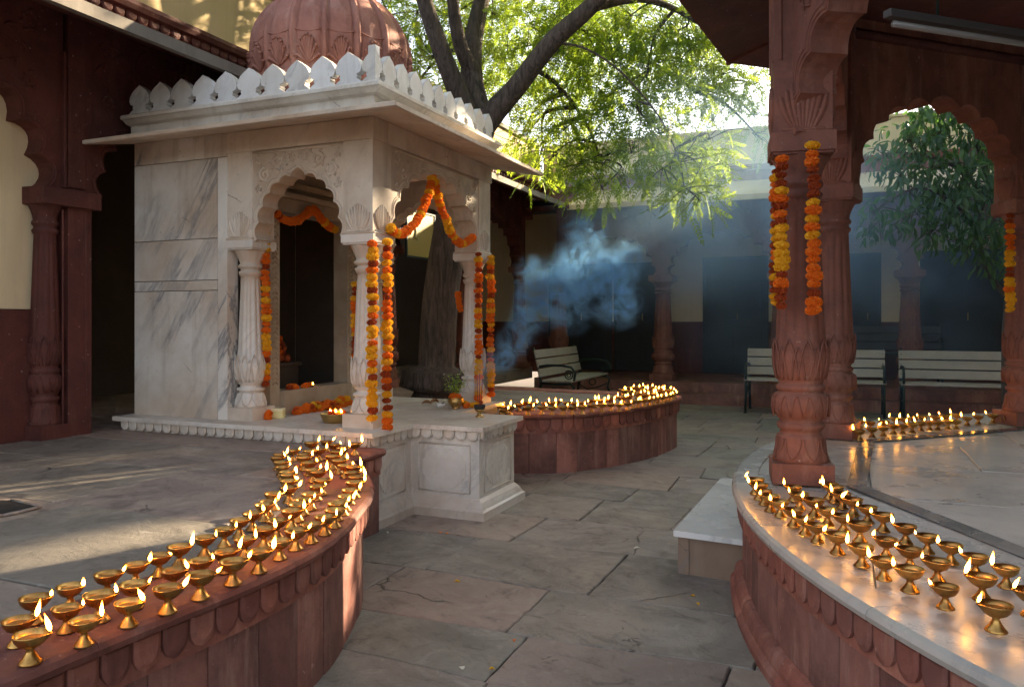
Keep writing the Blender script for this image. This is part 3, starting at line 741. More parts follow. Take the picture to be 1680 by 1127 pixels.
mb.box(X0+.1, DX-.10, Y0+.102, Y0+.112, ZF+.01, 2.49); mb.box(X0+.1, DX-.10, Y1-.094, Y1-.084, ZF+.01, 2.49)
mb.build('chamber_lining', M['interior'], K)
# chajja (sloping eave)
mb = MB()
path = [(X0,Y0),(X1,Y0),(X1,Y1-.02)]
mb.sweep([(X0,Y0),(X1,Y0),(X1,5.95)], [(-.05,2.50),(0,2.50),(.40,2.415),(.405,2.445),(0,2.545),(-.05,2.545)], 1)
mb.sweep([(X0,Y0),(X1,Y0),(X1,5.93)], [(.38,2.421),(.412,2.417),(.415,2.438),(.385,2.450)], 1)
mb.build('eave', M['marble_warm'], K)
mb = MB()
cp = [(X0,Y0),(X1,Y0),(X1,5.76)]
mb.sweep(cp, [(-.02,2.55),(.03,2.55),(.03,2.615),(.07,2.622),(.10,2.645),(.118,2.648),(.120,2.668),(.105,2.680),(.04,2.682),(-.02,2.682)], 1)
mb.build('cornice', M['marble'], K)
mb = MB(); mb.box(X0+.02, X1-.02, Y0+.02, Y1-.05, 2.60, 2.68); mb.build('roof_slab', M['marble'], K)
# merlons
def merlon(mb, fn, c, wd, z, h, t0, t1):
    w2 = wd*.5
    half = [(0,1.0),(.08,.945),(.22,.87),(.36,.77),(.46,.64),(.495,.50),(.45,.39),(.30,.34),(.34,.28),(.30,.22),(.40,.17),(.497,.10),(.497,0)]
    poly = [(c+a*wd, z+b*h) for a, b in half]+[(c-a*wd, z+b*h) for a, b in reversed(half[1:])]
    mb.prism(poly, fn, t0, t1)
f1 = frame_fn((X0,Y0-.045), (1,0)); f2 = frame_fn((X1+.045,Y0-.045), (0,1))
mb = MB(); L1 = X1+.045-X0; n1 = 10; pch = L1/(n1+.5)
for i in range(n1): merlon(mb, f1, L1-pch*(i+1)+.0, pch*.99, 2.682, .215, -.05, 0)
half = [(0,1.0),(.08,.945),(.22,.87),(.36,.77),(.46,.64),(.495,.50),(.45,.39),(.30,.34),(.34,.28),(.30,.22),(.40,.17),(.497,.10),(.497,0)]
mb.prism([(L1,2.682),(L1,2.682+.235)]+[(L1-a*pch, 2.682+b*.215) for a, b in half[1:]], f1, -.05, .0)
L2 = 5.76-Y0+.045; p2 = L2/10.5
mb.prism([(0.0005,2.682),(0.0005,2.682+.235)]+[(a*p2, 2.682+b*.215) for a, b in half[1:]], f2, -.05, .0005)
for i in range(10): merlon(mb, f2, p2*(i+1), p2*.99, 2.682, .215, -.05, 0)
mb.build('merlon_parapet', m_marble('weathered_marble', base=(.84,.84,.83), stain=(.42,.36,.28), stain_amt=.6, rough=.5, vein_amt=.4), K, .003)
# dome
dc = (-3.60, 4.96)
mb = MB()
prof = [(.53,2.68),(.53,2.92),(.575,2.93),(.605,2.95),(.605,2.975),(.575,2.99),(.552,3.0),(.566,3.05),(.578,3.12),(.586,3.19),(.584,3.26),(.572,3.34),(.550,3.41),(.518,3.47),(.470,3.54),(.410,3.605),(.335,3.67),(.25,3.73),(.16,3.785),(.09,3.82),(.06,3.84),(.04,3.88),(.07,3.91),(.07,3.94),(.03,3.97),(.05,4.03),(.05,4.06),(.015,4.11),(.008,4.2)]
ph0 = R(-14)
def domemod(th, k, z):
    if z < 3.02 or z > 3.8: return 1
    x = (th-ph0)*16/(2*PI); fr = abs(x-round(x)); e = 0.0
    if fr < .075: e = .048
    elif fr < .14: e = -.03
    return 1+e*min(1, (3.8-z)*4)+.006*math.cos(2*PI*x+PI)
DC = m_sand('dome_sandstone', c=(.42,.18,.13), c2=(.28,.115,.085), pale=(.50,.30,.24), island=0, dark_amt=.4)
mb.lathe(prof, dc[0], dc[1], 288, True, domemod); 
dome = mb.build('dome', DC, K)
mb = MB()
def domer(z):
    for (ra, za), (rb, zb) in zip(prof, prof[1:]):
        if za <= z <= zb and zb > za: return ra+(rb-ra)*(z-za)/(zb-za)
    return .6
for i in range(16):
    th = ph0+2*PI*(i+.5)/16
    for k in range(-4, 5):
        pts = []
        for j in range(8):
            q = j/7; z = 3.03+.19*q*(1-.045*k*k); da = k*.028*q**.7*(1+.2*q); rr = domer(z)+.004+.010*q**2
            pts.append((dc[0]+rr*math.cos(th+da), dc[1]+rr*math.sin(th+da), z))
        rr += .006; z += .0; pts.append((dc[0]+(rr+.01)*math.cos(th+da*1.12), dc[1]+(rr+.01)*math.sin(th+da*1.12), z-.012))
        mb.tube(pts, [.005,.006,.008,.009,.0105,.0115,.012,.012,.008], 6)
pts = [(dc[0]+(domer(3.28)+.004)*math.cos(2*PI*i/96), dc[1]+(domer(3.28)+.004)*math.sin(2*PI*i/96), 3.272-.03*abs(math.sin(8*(2*PI*i/96-ph0)))) for i in range(97)]
mb.tube(pts, .006, 5)
mb.build('shell_carving', DC, dome)

# ------------------------------------------------------------------ pavilion on the right
Zs = ZP+1.62
V = [(.80,2.34),(-.19,3.955),(-.055,5.53),(1.20,6.72),(2.92,6.82),(4.08,5.65),(4.02,3.95),(3.25,2.35),(1.95,1.45)]
PV = thing('stone_pavilion', 'red sandstone pavilion with fluted columns and cusped arches on the right platform', 'pavilion', (0,0,0))
nV = len(V); cV = Vector((sum(v[0] for v in V)/nV, sum(v[1] for v in V)/nV))
for i, v in enumerate(V):
    a = Vector(V[i-1]); b = Vector(V[(i+1)%nV]); d = (b-a); rz = math.atan2(d.y, d.x)
    if i == 1: rz = R(8)
    if i == 2: rz = R(-12)
    if i == 3: rz = R(25)
    c = link('column', CS, PV); c.location = (v[0], v[1], ZP+.002); c.rotation_euler = (0,0,rz)
    mb = MB(); q = .128; mb.obox((v[0],v[1],Zs), (math.cos(rz),math.sin(rz),0), (-math.sin(rz),math.cos(rz),0), (0,0,1), q, q, 3.22-Zs)
    u0 = Vector((math.cos(rz), math.sin(rz)))
    for k in range(4):
        an = rz+k*PI/2; u = Vector((math.cos(an), math.sin(an))); nn = Vector((u.y,-u.x)); o = Vector(v)-u*q+nn*q
        fn = frame_fn(o, u); acanthus(mb, fn, q, Zs+.01, .22, .26, .002, 9, .0095)
        for s_ in (.03, 2*q-.03): mb.tube([fn(s_, Zs+.34, .001), fn(s_, 3.15, .001)], .009, 5)
        mb.tube([fn(0, Zs+.004, .003), fn(2*q, Zs+.004, .003)], .008, 5)
    mb.build('upper_pier', M['sand_col'], PV, .004)
for i in range(nV):
    a = Vector(V[i]); b = Vector(V[(i+1)%nV]); u = (b-a).normalized(); a2 = a; ln = (b-a).length
    # polygon runs clockwise here, outward = left of travel -> use reversed direction
    fn = frame_fn(b+Vector((u.y,-u.x))*-.09, -u)
    mb = MB(); aa = ln/2-.135
    cur = arch_panel(mb, fn, .0, ln, Zs, 3.20, ln/2, aa, .60, -.18, 0, nl=5, b=.145, tip=.07)
    curve_trim(mb, fn, cur, .02, .0, .008); curve_trim(mb, fn, cur, .045, .0, .005)
    spandrel(mb, fn, .15, ln-.15, Zs, 3.12, ln/2, aa, .60, .002, .007)
    mb.build('arch', M['sand_col'], PV)
# eave, ceiling, roof
def ring(off): 
    o = offs(V, off); 
    return o if (Vector(o[1])-cV).length > (Vector(V[1])-cV).length or off < 0 else offs(V, -off)
sgn = 1 if (Vector(offs(V,.1)[1])-cV).length > (Vector(V[1])-cV).length else -1
mb = MB(); e1 = offs(V, sgn*.76); e0 = offs(V, sgn*.02)
for i in range(nV):
    j = (i+1)%nV
    A, B, C2, D_ = e0[i], e0[j], e1[j], e1[i]
    vs = [(*A,3.26),(*B,3.26),(*C2,3.13),(*D_,3.13),(*A,3.34),(*B,3.34),(*C2,3.175),(*D_,3.175)]
    mb.add(vs, [(0,1,2,3),(4,7,6,5),(3,2,6,7),(0,4,5,1),(0,3,7,4),(1,5,6,2)])
    md = (Vector(A)+Vector(B))/2; mo = (Vector(C2)+Vector(D_))/2
    mb.tube([(*A,3.250),(D_[0],D_[1],3.125)], .018, 5)
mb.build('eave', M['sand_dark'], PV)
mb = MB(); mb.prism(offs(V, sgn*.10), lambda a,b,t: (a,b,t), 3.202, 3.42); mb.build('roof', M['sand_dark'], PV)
mb = MB()
for i in range(nV):
    a, b = Vector(offs(V,-sgn*.10)[i]), Vector(offs(V,-sgn*.10)[(i+1)%nV]); mb.tube([(*a,3.10),(*b,3.10)], .035, 4)
mb.build('ceiling_beam', M['sand_dark'], PV)
# domed cap above the roof
mb = MB(); mb.lathe([(1.9,3.42),(1.9,3.62),(1.95,3.64),(1.9,3.68),(1.85,3.9),(1.65,4.2),(1.3,4.5),(.8,4.75),(.3,4.9),(.05,5.0),(.02,5.3)], cV.x, cV.y, 48); mb.build('dome', DC, PV)
# switched off tube light on the ceiling
T = thing('tube_light', 'unlit white fluorescent tube fixture under the dark pavilion ceiling', 'lamp', (0,0,0))
pa, pb = D3(1455,38,2.9), D3(1700,76,3.6)
pa.z = pb.z = min(pa.z, pb.z); pa = D3(1455,38,(pa.z-CAMH)*FPX/(HY-38)); pb = D3(1700,76,(pa.z-CAMH)*FPX/(HY-76))
dd = (pb-pa); pb = pa+dd.normalized()*1.22
mb = MB(); u = dd.normalized(); s_ = Vector((-u.y,u.x,0)); mb.obox((pa+pb)/2+Vector((0,0,.02)), u, s_, (0,0,1), .61, .02, .03); mb.build('batten', M['slat_dark'], T, .004)
mb = MB(); mb.tube([pa+u*.03, pb-u*.03], .012, 12); mb.build('tube', m_simple('tube_glass', (.2,.19,.18), .2), T)
for k in (.2, .8):
    p = pa+dd.normalized()*1.22*k; mb = MB(); mb.tube([p+Vector((0,0,.045)), Vector((p.x,p.y,3.205))], .006, 6); mb.build('hanger', M['iron'], T)

# ------------------------------------------------------------------ arcaded buildings
def veranda_arch(mb, fn, ln, zb, zt, h, half, th=.2):
    cur = arch_panel(mb, fn, 0, ln, zb, zt, ln/2, half, h, -th, 0, nl=5, b=.2, tip=.06)
    curve_trim(mb, fn, cur, .02, .0, .008)
    spandrel(mb, fn, .13, ln-.13, zb, zt-.05, ln/2, half, h, .002, .008)
LW = thing('left_wing', 'long dark red arcaded wing along the left with yellow upper wall', 'building', (0,0,0))
XL = -4.70
ycol = [5.62, 7.66, 9.64, 11.62]
for y in ycol:
    c = link('column', CS, LW); c.location = (XL-.10, y, ZP-.01)
for a, b in zip([3.70]+ycol[:-1], ycol):
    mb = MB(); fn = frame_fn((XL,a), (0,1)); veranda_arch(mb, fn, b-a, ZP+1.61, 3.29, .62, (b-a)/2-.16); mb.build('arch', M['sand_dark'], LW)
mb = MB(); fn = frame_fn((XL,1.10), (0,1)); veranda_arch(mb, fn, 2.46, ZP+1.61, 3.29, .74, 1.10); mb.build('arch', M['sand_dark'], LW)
mb = MB(); mb.box(XL-.3, XL+.015, 3.585, 3.76, ZP-.01, 3.28); mb.box(XL-.3, XL+.06, 3.38, 3.80, 1.99, 2.10); mb.box(XL-.02, XL+.03, 3.56, 3.70, 2.12, 3.0)
mb.box(XL-.28, XL+.03, 3.545, 3.575, 2.11, 3.0)
for s_ in (3.545, 3.715): mb.tube([(XL+.017,s_,ZP), (XL+.017,s_,1.97)], .008, 5)
mb.build('pier', M['sand_dark'], LW, .004)
mb = MB(); mb.box(XL-.3, XL+.03, .90, 1.12, ZP-.01, 3.0); mb.build('pier', M['sand_dark'], LW, .004)
c = link('column', CS, LW); c.location = (XL-.075, 3.49, ZP-.01); c.scale = (.78,.78,1); c.data = CS.copy(); c.data.materials[0] = M['sand_dark']
mb = MB(); mb.box(XL-.22, XL-.14, -1.5, 3.50, 1.32, 3.28); mb.build('infill_wall', M['cream'], LW)
mb = MB(); mb.box(XL-.22, XL-.12, -1.5, 3.50, ZP-.01, 1.315); mb.build('dado', M['sand_dark'], LW, .003)
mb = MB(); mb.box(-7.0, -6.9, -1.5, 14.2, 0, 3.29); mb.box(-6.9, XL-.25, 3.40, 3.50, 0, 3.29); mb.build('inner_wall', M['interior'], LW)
mb = MB(); mb.box(-6.9, -4.73, -1.5, 12.0, .30, ZP-.012); mb.build('veranda_floor', M['pave2'], LW)
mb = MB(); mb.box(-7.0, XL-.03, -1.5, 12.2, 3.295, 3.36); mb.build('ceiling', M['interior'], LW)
def eave_profile(off=.78): return [(-.02,3.27),(0,3.25),(off,2.965),(off+.005,3.035),(0,3.36),(-.02,3.36)]
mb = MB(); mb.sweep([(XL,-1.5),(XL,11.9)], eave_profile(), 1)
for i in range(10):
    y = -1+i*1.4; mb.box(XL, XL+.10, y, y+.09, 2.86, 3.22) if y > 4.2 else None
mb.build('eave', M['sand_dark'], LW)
mb = MB(); mb.sweep([(XL,-1.5),(XL,11.2)], [(.72,3.062),(.80,3.03),(.805,2.955),(.76,2.955),(.755,3.0)], 1); mb.build('eave_edge', M['cap'], LW)
mb = MB(); mb.sweep([(XL,-1.5),(XL,12.4)], [(-.1,3.32),(.03,3.32),(.03,3.42),(.09,3.44),(.11,3.47),(.11,3.50),(.06,3.52),(-.1,3.52)], 1)
petals(mb, [(XL+.03,-1.5),(XL+.03,12.2)], 3.44, .10, .07, 1, 0, .03); mb.build('cornice', M['sand_dark'], LW)
mb = MB(); mb.box(XL-.30, XL-.02, -1.5, 12.3, 3.525, 4.12); mb.build('parapet', M['yellow'], LW)
mb = MB(); mb.box(XL-.33, XL+.02, -1.5, 12.28, 4.125, 4.19); mb.build('coping', M['cap'], LW, .006)

BW = thing('back_wing', 'arcaded wing across the back of the courtyard with dark doorways and yellow parapet', 'building', (0,0,0))
YB = 12.42
mb = MB(); mb.box(-4.72, 9, 12.05, 14.3, -.02, .30); mb.build('veranda_floor', M['sand_wall'], BW, .01)
mb = MB(); mb.box(-4.0, 9, 11.72, 12.046, -.02, .15); mb.build('step', M['sand_wall'], BW, .01)
bx = [-4.42,-2.655,-.87,.86,2.62,4.38,6.14,7.9]
for x in bx:
    c = link('column', CS, BW); c.location = (x, YB, .302); c.scale = (1.35,1.35,1.02)
for a, b in zip(bx, bx[1:]):
    mb = MB(); fn = frame_fn((a,YB-.11), (1,0)); veranda_arch(mb, fn, b-a, .30+1.655, 3.29, .60, (b-a)/2-.15); mb.build('arch', M['sand_col'], BW)
def xat(px, Y):
    k = (px-CX)/FPX; c_, s_ = math.cos(YAW), math.sin(YAW); return Y*(k*c_-s_)/(c_+k*s_)
YW = 14.15
mb = MB(); mb.box(-7, 9, YW, YW+.2, 1.22, 3.29); mb.build('inner_wall', M['cream'], BW)
mb = MB(); mb.box(-7, 9, YW-.006, YW+.2, .25, 1.2195); mb.build('dado', M['sand_dark'], BW)
for a, b, zt in ((905,1000,2.25),(1012,1092,2.25),(1158,1256,2.30),(1330,1395,2.3),(1398,1440,2.30),(1515,1652,2.30)):
    xa, xb = xat(a, YW-.03), xat(b, YW-.03)
    if xb-xa < .1: continue
    d = MB(); d.box(xa, xb, YW-.05, YW-.025, .32, zt); nmid = (xa+xb)/2
    d.box(xa-.05, xa, YW-.06, YW-.022, .32, zt+.05); d.box(xb, xb+.05, YW-.06, YW-.022, .32, zt+.05); d.box(xa, xb, YW-.06, YW-.022, zt, zt+.05)
    for zz in (.5, 1.3):
        for q0, q1 in ((xa+.06, nmid-.03), (nmid+.03, xb-.06)):
            if q1 > q0: d.box(q0, q1, YW-.062, YW-.05, zz, zz+.62)
    do = d.build('door', M['black_wood'], BW, .003)
    h = MB(); h.tube([(nmid+.04,YW-.066,1.25),(nmid+.04,YW-.085,1.25),(nmid+.04,YW-.085,1.36),(nmid+.04,YW-.066,1.36)], .008, 6); h.build('handle', M['brass_dull'], do)
mb = MB(); mb.box(-6.9, 9, YB+.0, 14.3, 3.297, 3.36); mb.build('ceiling', M['interior'], BW)
mb = MB(); mb.sweep([(-4.66,YB-.11),(9,YB-.11)], eave_profile(.80), 1); mb.build('eave', M['sand_dark'], BW)
mb = MB(); mb.sweep([(-3.95,YB-.11),(9,YB-.11)], [(.0,3.364),(.70,3.085),(.82,3.03),(.825,2.955),(.78,2.955),(.775,3.0)], 1); mb.build('eave_edge', M['cream'], BW)
mb = MB(); mb.box(-4.66, 9, YB-.11, YB+.1, 3.365, 3.56); mb.sweep([(-4.66,YB-.11),(9,YB-.11)], [(-.02,3.52),(.06,3.52),(.09,3.56),(.09,3.59),(-.02,3.60)], 1); mb.build('cornice', M['sand'], BW, .004)
mb = MB(); mb.box(-4.66, 9, YB-.09, YB+.12, 3.602, 4.12); mb.build('parapet', M['cream'], BW)
mb = MB(); mb.box(-4.66, 9, YB-.12, YB+.15, 4.124, 4.17); mb.build('coping', M['cream'], BW, .006)

# tall wall added out of view: shades the courtyard, slits shape the sun
GOBO = thing('sun_gobo_wall', 'unseen yellow wall added on the right with slits that shape the sun', 'building', (0,0,0))
XR = 8.6
def sunhit(p):      # where the sun ray through p crosses the added wall
    t = (XR-p[0])/SDIR.x; return p[1]+SDIR.y*t, p[2]+SDIR.z*t
slits = []
def slit(pts, wd, ez=.12):
    h = [sunhit(p) for p in pts]; yc = sum(a for a, b in h)/len(h); slits.append((yc-wd/2, yc+wd/2, min(b for a, b in h)-ez, max(b for a, b in h)+ez))
slit([(*P(20,797,ZP),ZP),(*P(250,772,ZP),ZP)], .62, .03)
slit([(*P(120,832,ZP),ZP),(*P(330,806,ZP),ZP)], .30, .03)
slit([(*P(60,905,ZP),ZP),(*P(400,848,ZP),ZP)], .8, .08)
slit([(-1.9,2.8,.45),(-1.82,2.5,.02)], .8, .05)
slit([(-2.1,6.4,1.55),(-2.15,6.4,2.1)], 1.1, .1)
for q in ((-1.6,7.3,2.75),(-1.05,7.7,2.8),(-.45,8.1,2.85),(.1,8.5,2.9)): slit([q, (q[0],q[1],q[2]+.7)], .5, .2)
slits.sort(); print('SLITS', [tuple(round(v,2) for v in q) for q in slits])
HT = 11.8
ys = sorted(set([-3.0, 34.0]+[v for q in slits for v in q[:2]]))
mb = MB()
for a, b in zip(ys, ys[1:]):
    if b-a < .01: continue
    op = sorted([(q[2], q[3]) for q in slits if q[0] < (a+b)/2 < q[1]]); z = 0
    for z0, z1 in op:
        if z0 > z: mb.box(XR, XR+.08, a, b, z, z0)
        z = max(z, z1)
    mb.box(XR, XR+.08, a, b, z, HT)
mb.build('wall', M['yellow'], GOBO)
mb = MB(); mb.box(XR-.06, XR+.14, -3.05, 34.05, HT+.001, HT+.12); mb.build('coping', M['cap'], GOBO)
#@@MORE@@
# ------------------------------------------------------------------ benches
def bench_meshes(ln, slat, dark=False):
    # local: back along +Y side, faces -Y, x from 0..ln
    parts = []
    zs = .43
    def box(x0,x1,y0,y1,z0,z1,name,mat,rot=None):
        m_ = MB(); m_.box(x0,x1,y0,y1,z0,z1); parts.append((name, m_, mat))
    for k in range(4): box(0,ln,-.44+k*.105,-.44+k*.105+.09,zs,zs+.025,'seat_slat',slat)
    u = Vector((0,.22,.975)).normalized(); v = Vector((0,-.975,.22)).normalized()
    for k in range(3):
        m_ = MB(); c = Vector((ln/2,.0,zs+.03))+u*(.085+k*.128); m_.obox(c, (1,0,0), u, v, ln/2, .055, .022); parts.append(('back_slat', m_, slat))
    for x in ((.03, ln-.03) if ln < 1.6 else (.03, ln-.03)):
        m_ = MB(); r = .016
        m_.tube([(x,.10,zs+.45),(x,.06,zs+.30),(x,.015,zs+.10),(x,-.01,zs-.03),(x,.03,.20),(x,.09,.02)], [r,r,r*1.1,r*1.2,r,r*1.2], 8)
        m_.tube([(x,-.01,zs-.02),(x,-.2,zs-.03),(x,-.42,zs-.02),(x,-.47,zs-.06),(x,-.44,.25),(x,-.50,.02)], r, 8)
        m_.tube([(x,.03,zs+.20),(x,-.10,zs+.22),(x,-.30,zs+.22),(x,-.43,zs+.20),(x,-.49,zs+.13),(x,-.47,zs+.02)], r, 8)
        m_.tube([(x,-.40+.055*math.cos(a),zs+.10+.055*math.sin(a)) for a in [i*.5 for i in range(14)]], .010, 6)
        m_.tube([(x,-.40+.028*math.cos(a),zs+.10+.028*math.sin(a)) for a in [i*.7 for i in range(10)]], .008, 6)
        m_.tube([(x,.02,.28),(x,-.12,.20),(x,-.30,.24),(x,-.44,.30)], .010, 6)
        m_.tube([(x,-.20+.05*math.cos(a),.31+.05*math.sin(a)) for a in [i*.5 for i in range(14)]], .009, 6)
        m_.box(x-.02,x+.02,-.53,-.47,0,.02); m_.box(x-.02,x+.02,.06,.12,0,.02)
        parts.append(('end_frame', m_, M['iron']))
        m2 = MB()
        for k in range(3):
            c = Vector((x,0,zs+.03))+u*(.085+k*.128)+v*.023
            m2.obox(c, (1,0,0), u, v, .006, .006, .004)
        parts.append(('bolts', m2, M['iron']))
    return parts
def bench(name, label, loc, rz, ln, slat, group='slatted garden benches in the courtyard'):
    B = thing(name, label, 'bench', loc, rz, group)
    for nm, m_, mat in bench_meshes(ln, slat): m_.build(nm, mat, B, .003 if 'slat' in nm else 0)
    return B
bench('garden_bench', 'pale slatted bench partly hidden behind the fluted pavilion column', (-1.25,11.40,0), 0, 1.75, M['slat'])
bench('garden_bench', 'pale slatted bench seen through the pavilion with the slim tree trunk before it', (.66,11.40,0), 0, 1.85, M['slat'])
bench('garden_bench', 'pale slatted bench turned sideways behind the lamps of the round platform', (-3.72,9.70,0), R(90), 1.75, M['slat'])
bench('garden_bench', 'dark bench back standing in the veranda shadow behind the pale benches', (.05,13.4,.302), 0, 1.3, M['slat_dark'])

# ------------------------------------------------------------------ oil lamps
def lamp_meshes():
    mb = MB(); seg = 28
    prof = [(.010,.036),(.018,.037),(.028,.043),(.0355,.053),(.039,.064),(.0398,.0665),(.0385,.0668),(.034,.056),(.026,.047),(.012,.042),(.002,.041)]
    def mod(th, k, z):
        if z > .05:
            d = abs((th+PI)%(2*PI)-PI); return 1+.26*math.exp(-(d/.26)**2)*(z-.05)/.0165
        return 1
    mb.lathe(prof, seg=seg, mod=mod); bowl = mb.mesh('bowl'); bowl.materials.append(M['brass'])
    mb = MB(); mb.lathe([(.026,0),(.0265,.003),(.024,.006),(.017,.014),(.011,.024),(.0085,.031),(.011,.034),(.0105,.0365)], seg=24); foot = mb.mesh('foot'); foot.materials.append(M['brass'])
    mb = MB(); mb.lathe([(.0315,.0545),(.002,.0546)], seg=20, cap=False); mb.lathe([(.002,.0546),(.0001,.0546)], seg=20, cap=False); oil = mb.mesh('oil'); oil.materials.append(M['oil'])
    mb = MB(); mb.tube([(.012,0,.0555),(.028,.001,.058),(.042,0,.0665),(.0445,0,.071)], .0022, 6); wick = mb.mesh('wick'); wick.materials.append(M['wick'])
    fl = []
    for h, r, bend in ((.030,.0062,.1),(.024,.0058,-.25),(.034,.0060,.35),(.042,.0064,-.15),(.020,.0056,.55)):
        mb = MB(); vs = []; prf = [(.0012,0),(.6,.10),(.95,.24),(1.0,.36),(.86,.52),(.60,.68),(.32,.84),(.10,.96),(.02,1.0)]
        for q, (a, b) in enumerate(prf):
            rr = r*a if q else .001
            for i in range(8): vs.append((rr*math.cos(i*PI/4)+bend*h*b*b, rr*math.sin(i*PI/4), b*h))
        mb.add(vs, [(q*8+i, q*8+(i+1)%8, (q+1)*8+(i+1)%8, (q+1)*8+i) for q in range(len(prf)-1) for i in range(8)], True)
        f = mb.mesh('flame'); f.materials.append(M['flame']); fl.append(f)
    return bowl, foot, oil, wick, fl
BOWL, FOOT, OIL, WICK, FLAMES = lamp_meshes()
lrs = random.Random(11)
def lamp(x, y, z, ang, label, group, lit=True, big=1.0):
    s_ = lrs.uniform(.84,.98)
    T = thing('oil_lamp', label, 'oil lamp', (x, y, z), ang, group); T.scale = (s_,s_,s_*1.05)
    for nm, me in (('foot', FOOT), ('bowl', BOWL), ('oil', OIL), ('wick', WICK)): link(nm, me, T)
    if lit:
        f = link('flame', lrs.choice(FLAMES), T); f.location = (.0445,0,.0690); f.rotation_euler = (lrs.gauss(0,.22), lrs.gauss(0,.22), lrs.uniform(0,6.28)); q = max(.55, lrs.gauss(.92,.2))*big; f.scale = (q*.88,q*.88,q*1.05)
    return T
def W(ls): return [P(a, b, ZP+.066) for a, b in ls]
left = [(56.8,980.7),(29,1015),(50,1041),(115,959.5),(109,994),(138,1014),(176,941),(163,978),(211,985),(222,923),(220,958.5),(261,910),(275.5,965),(294,896),(285,934),(329,917),(329,944),(336,880),(368,865.6),(369.5,904.7),(382,922.5),(392.6,851.5),(401.5,881.6),(424.6,904.7),(414,841),(433,867),(433,827),
 (459,885),(454.6,853),(485,870.5),(510.5,860),(478.5,838.5),(440,820),(449,810.6),(489,828),(533,848),(498.5,818.6),(549,837),(473,800),(553,826.6),(510.4,810.6),(563.7,818.6),(473,789),(520,796),(567.7,812),(574,802),(582,792),(528,788),(472,778),(469.6,772),(463,764),(461,758),(455,750),(459,744),(480,737.5),(508,739.6),(523,737),(498.6,745),(498.6,751),(507,759),(512.5,768.6),(522,773),(510,727),(535,722.5),(548,728),(562,734),(582,728),(553,741),(545.7,749),(556,756),(566,762),(579,765),(578,774),(584,782.5)]
right = [(1240,787),(1246,795),(1253.5,803),(1264,813),(1280,821),(1302,835.5),(1321,848),(1340.6,859.5),(1374,877),(1414,896),(1302,797),(1312,810),(1336,821),(1358,834),(1384,845),(1411,859.5),(1361,794),(1369,800),(1382,809),(1399.7,819.5),(1423.6,830.7),(1449,843.5),(1486,862),(1521.6,876),(1454,883),(1493,899.6),(1560,892),(1538,920),(1601,910),(1450,916),(1493,934),(1551,959),(1611.5,946.5),(1651,928),(1634,993.5),(1692,971)]
rback = [(1410,706),(1431,702),(1449,700),(1466,697),(1481,696.6),(1497,695),(1511,692),(1525.5,691),(1539,691),(1555,689.5),(1569,689.5),(1587,684),(1605,682),(1629,680.5),(1652,679.6),(1408.5,698),(1408.5,691),(1428,691),(1451,691),(1469,686),(1485,687),(1499,684),(1513,683),(1535,682),(1552,682),(1570,679.6),(1396,688.6)]
mid = [(822,667),(826,671),(832,665),(837,668.6),(851.4,662.4),(861,660),(866,668),(874,661),(888.6,666.7),(895,661),(905.7,667.6),(907.6,660),(914,658),(924,667.6),(930.5,660),(939,666.7),(943,660),(955,666.7),(957,660),(971,663.5),(987.5,663.5),(1002.6,661.5),(1016,662.5),(1030,660.5),(1039,657.4),(1047,656.4),(1057,655.4),(1066,654.4),(1073.5,652.4),(1079.6,651.4),(1086.6,650.4),(1092.7,648.3),(1099,647.3),(1104,645.3),(1107,642.3),(969,656),(979.4,657),(985.4,655),(992.5,655.4),(1000.6,654.4),(1007.7,650.4),(1019.8,652.4),(1025,650.5),(1032,649.4),(1020,638),(1024,639.5),(1029,641),(1033,635),(1034,642.5),(1043,635),(1049,634),(1052,637.5),(1056,639.5),(1045,645),(1051,644),(1058,647),(1064,634.5),(1066.4,645),(1070.4,642),(1069,636),(1074.5,638),(1080.6,637),(1082.6,641),(1087.6,636),(1094,638),(1099,640),(1075.5,646)]
YAWD = YAW
def rank_labels(pts, along, place, ref, extra=''):
    """label every lamp by its place in its own row, counted from a findable end"""
    pass
def place_lamps(lst, ang0, jit, fmt, group, keyf, rows, clampf=None):
    pts = W(lst); info = sorted(range(len(pts)), key=lambda i: keyf(pts[i])[0])
    # rows by distance from the platform rim
    d = [keyf(p)[1] for p in pts]; cuts = rows
    cnt = {}
    for i in info:
        r = sum(1 for c_ in cuts if d[i] > c_); cnt[r] = cnt.get(r, 0)+1
        x, y = pts[i]
        lamp(x, y, ZP+.0045, YAW+ang0+lrs.uniform(-jit, jit), fmt(r, cnt[r]), group)
ORD = ['first','second','third','fourth','fifth','sixth','seventh','eighth','ninth','tenth','eleventh','twelfth','thirteenth','fourteenth','fifteenth','sixteenth','seventeenth','eighteenth','nineteenth','twentieth']
def o_(n):
    if n <= 20: return ORD[n-1]
    t = {2:'twenty',3:'thirty',4:'forty'}[n//10]; return t+('-'+ORD[n%10-1] if n%10 else ('ieth' if False else ''))
def edge_key(edge):
    e = [Vector(p) for p in edge]; s_ = arclen(edge)
    def f(p):
        p = Vector(p); best = (9e9, 0)
        for i in range(len(e)-1):
            ab = e[i+1]-e[i]; t = max(0, min(1, (p-e[i]).dot(ab)/max(1e-9, ab.length_squared))); dd = (p-(e[i]+ab*t)).length
            if dd < best[0]: best = (dd, s_[i]+ab.length*t)
        return best[1], best[0]
    return f
RN = ['rim row', 'second row in', 'third row in', 'inmost row']
place_lamps(left, R(10), .35, lambda r, n: 'lit brass lamp, %s from the near end, %s, left terrace' % (o_(n), RN[min(r,3)]), 'brass oil lamps along the left terrace rim', edge_key(edgeL), (.15,.25,.36))
kR = edge_key([tuple(p) for p in edgeR])
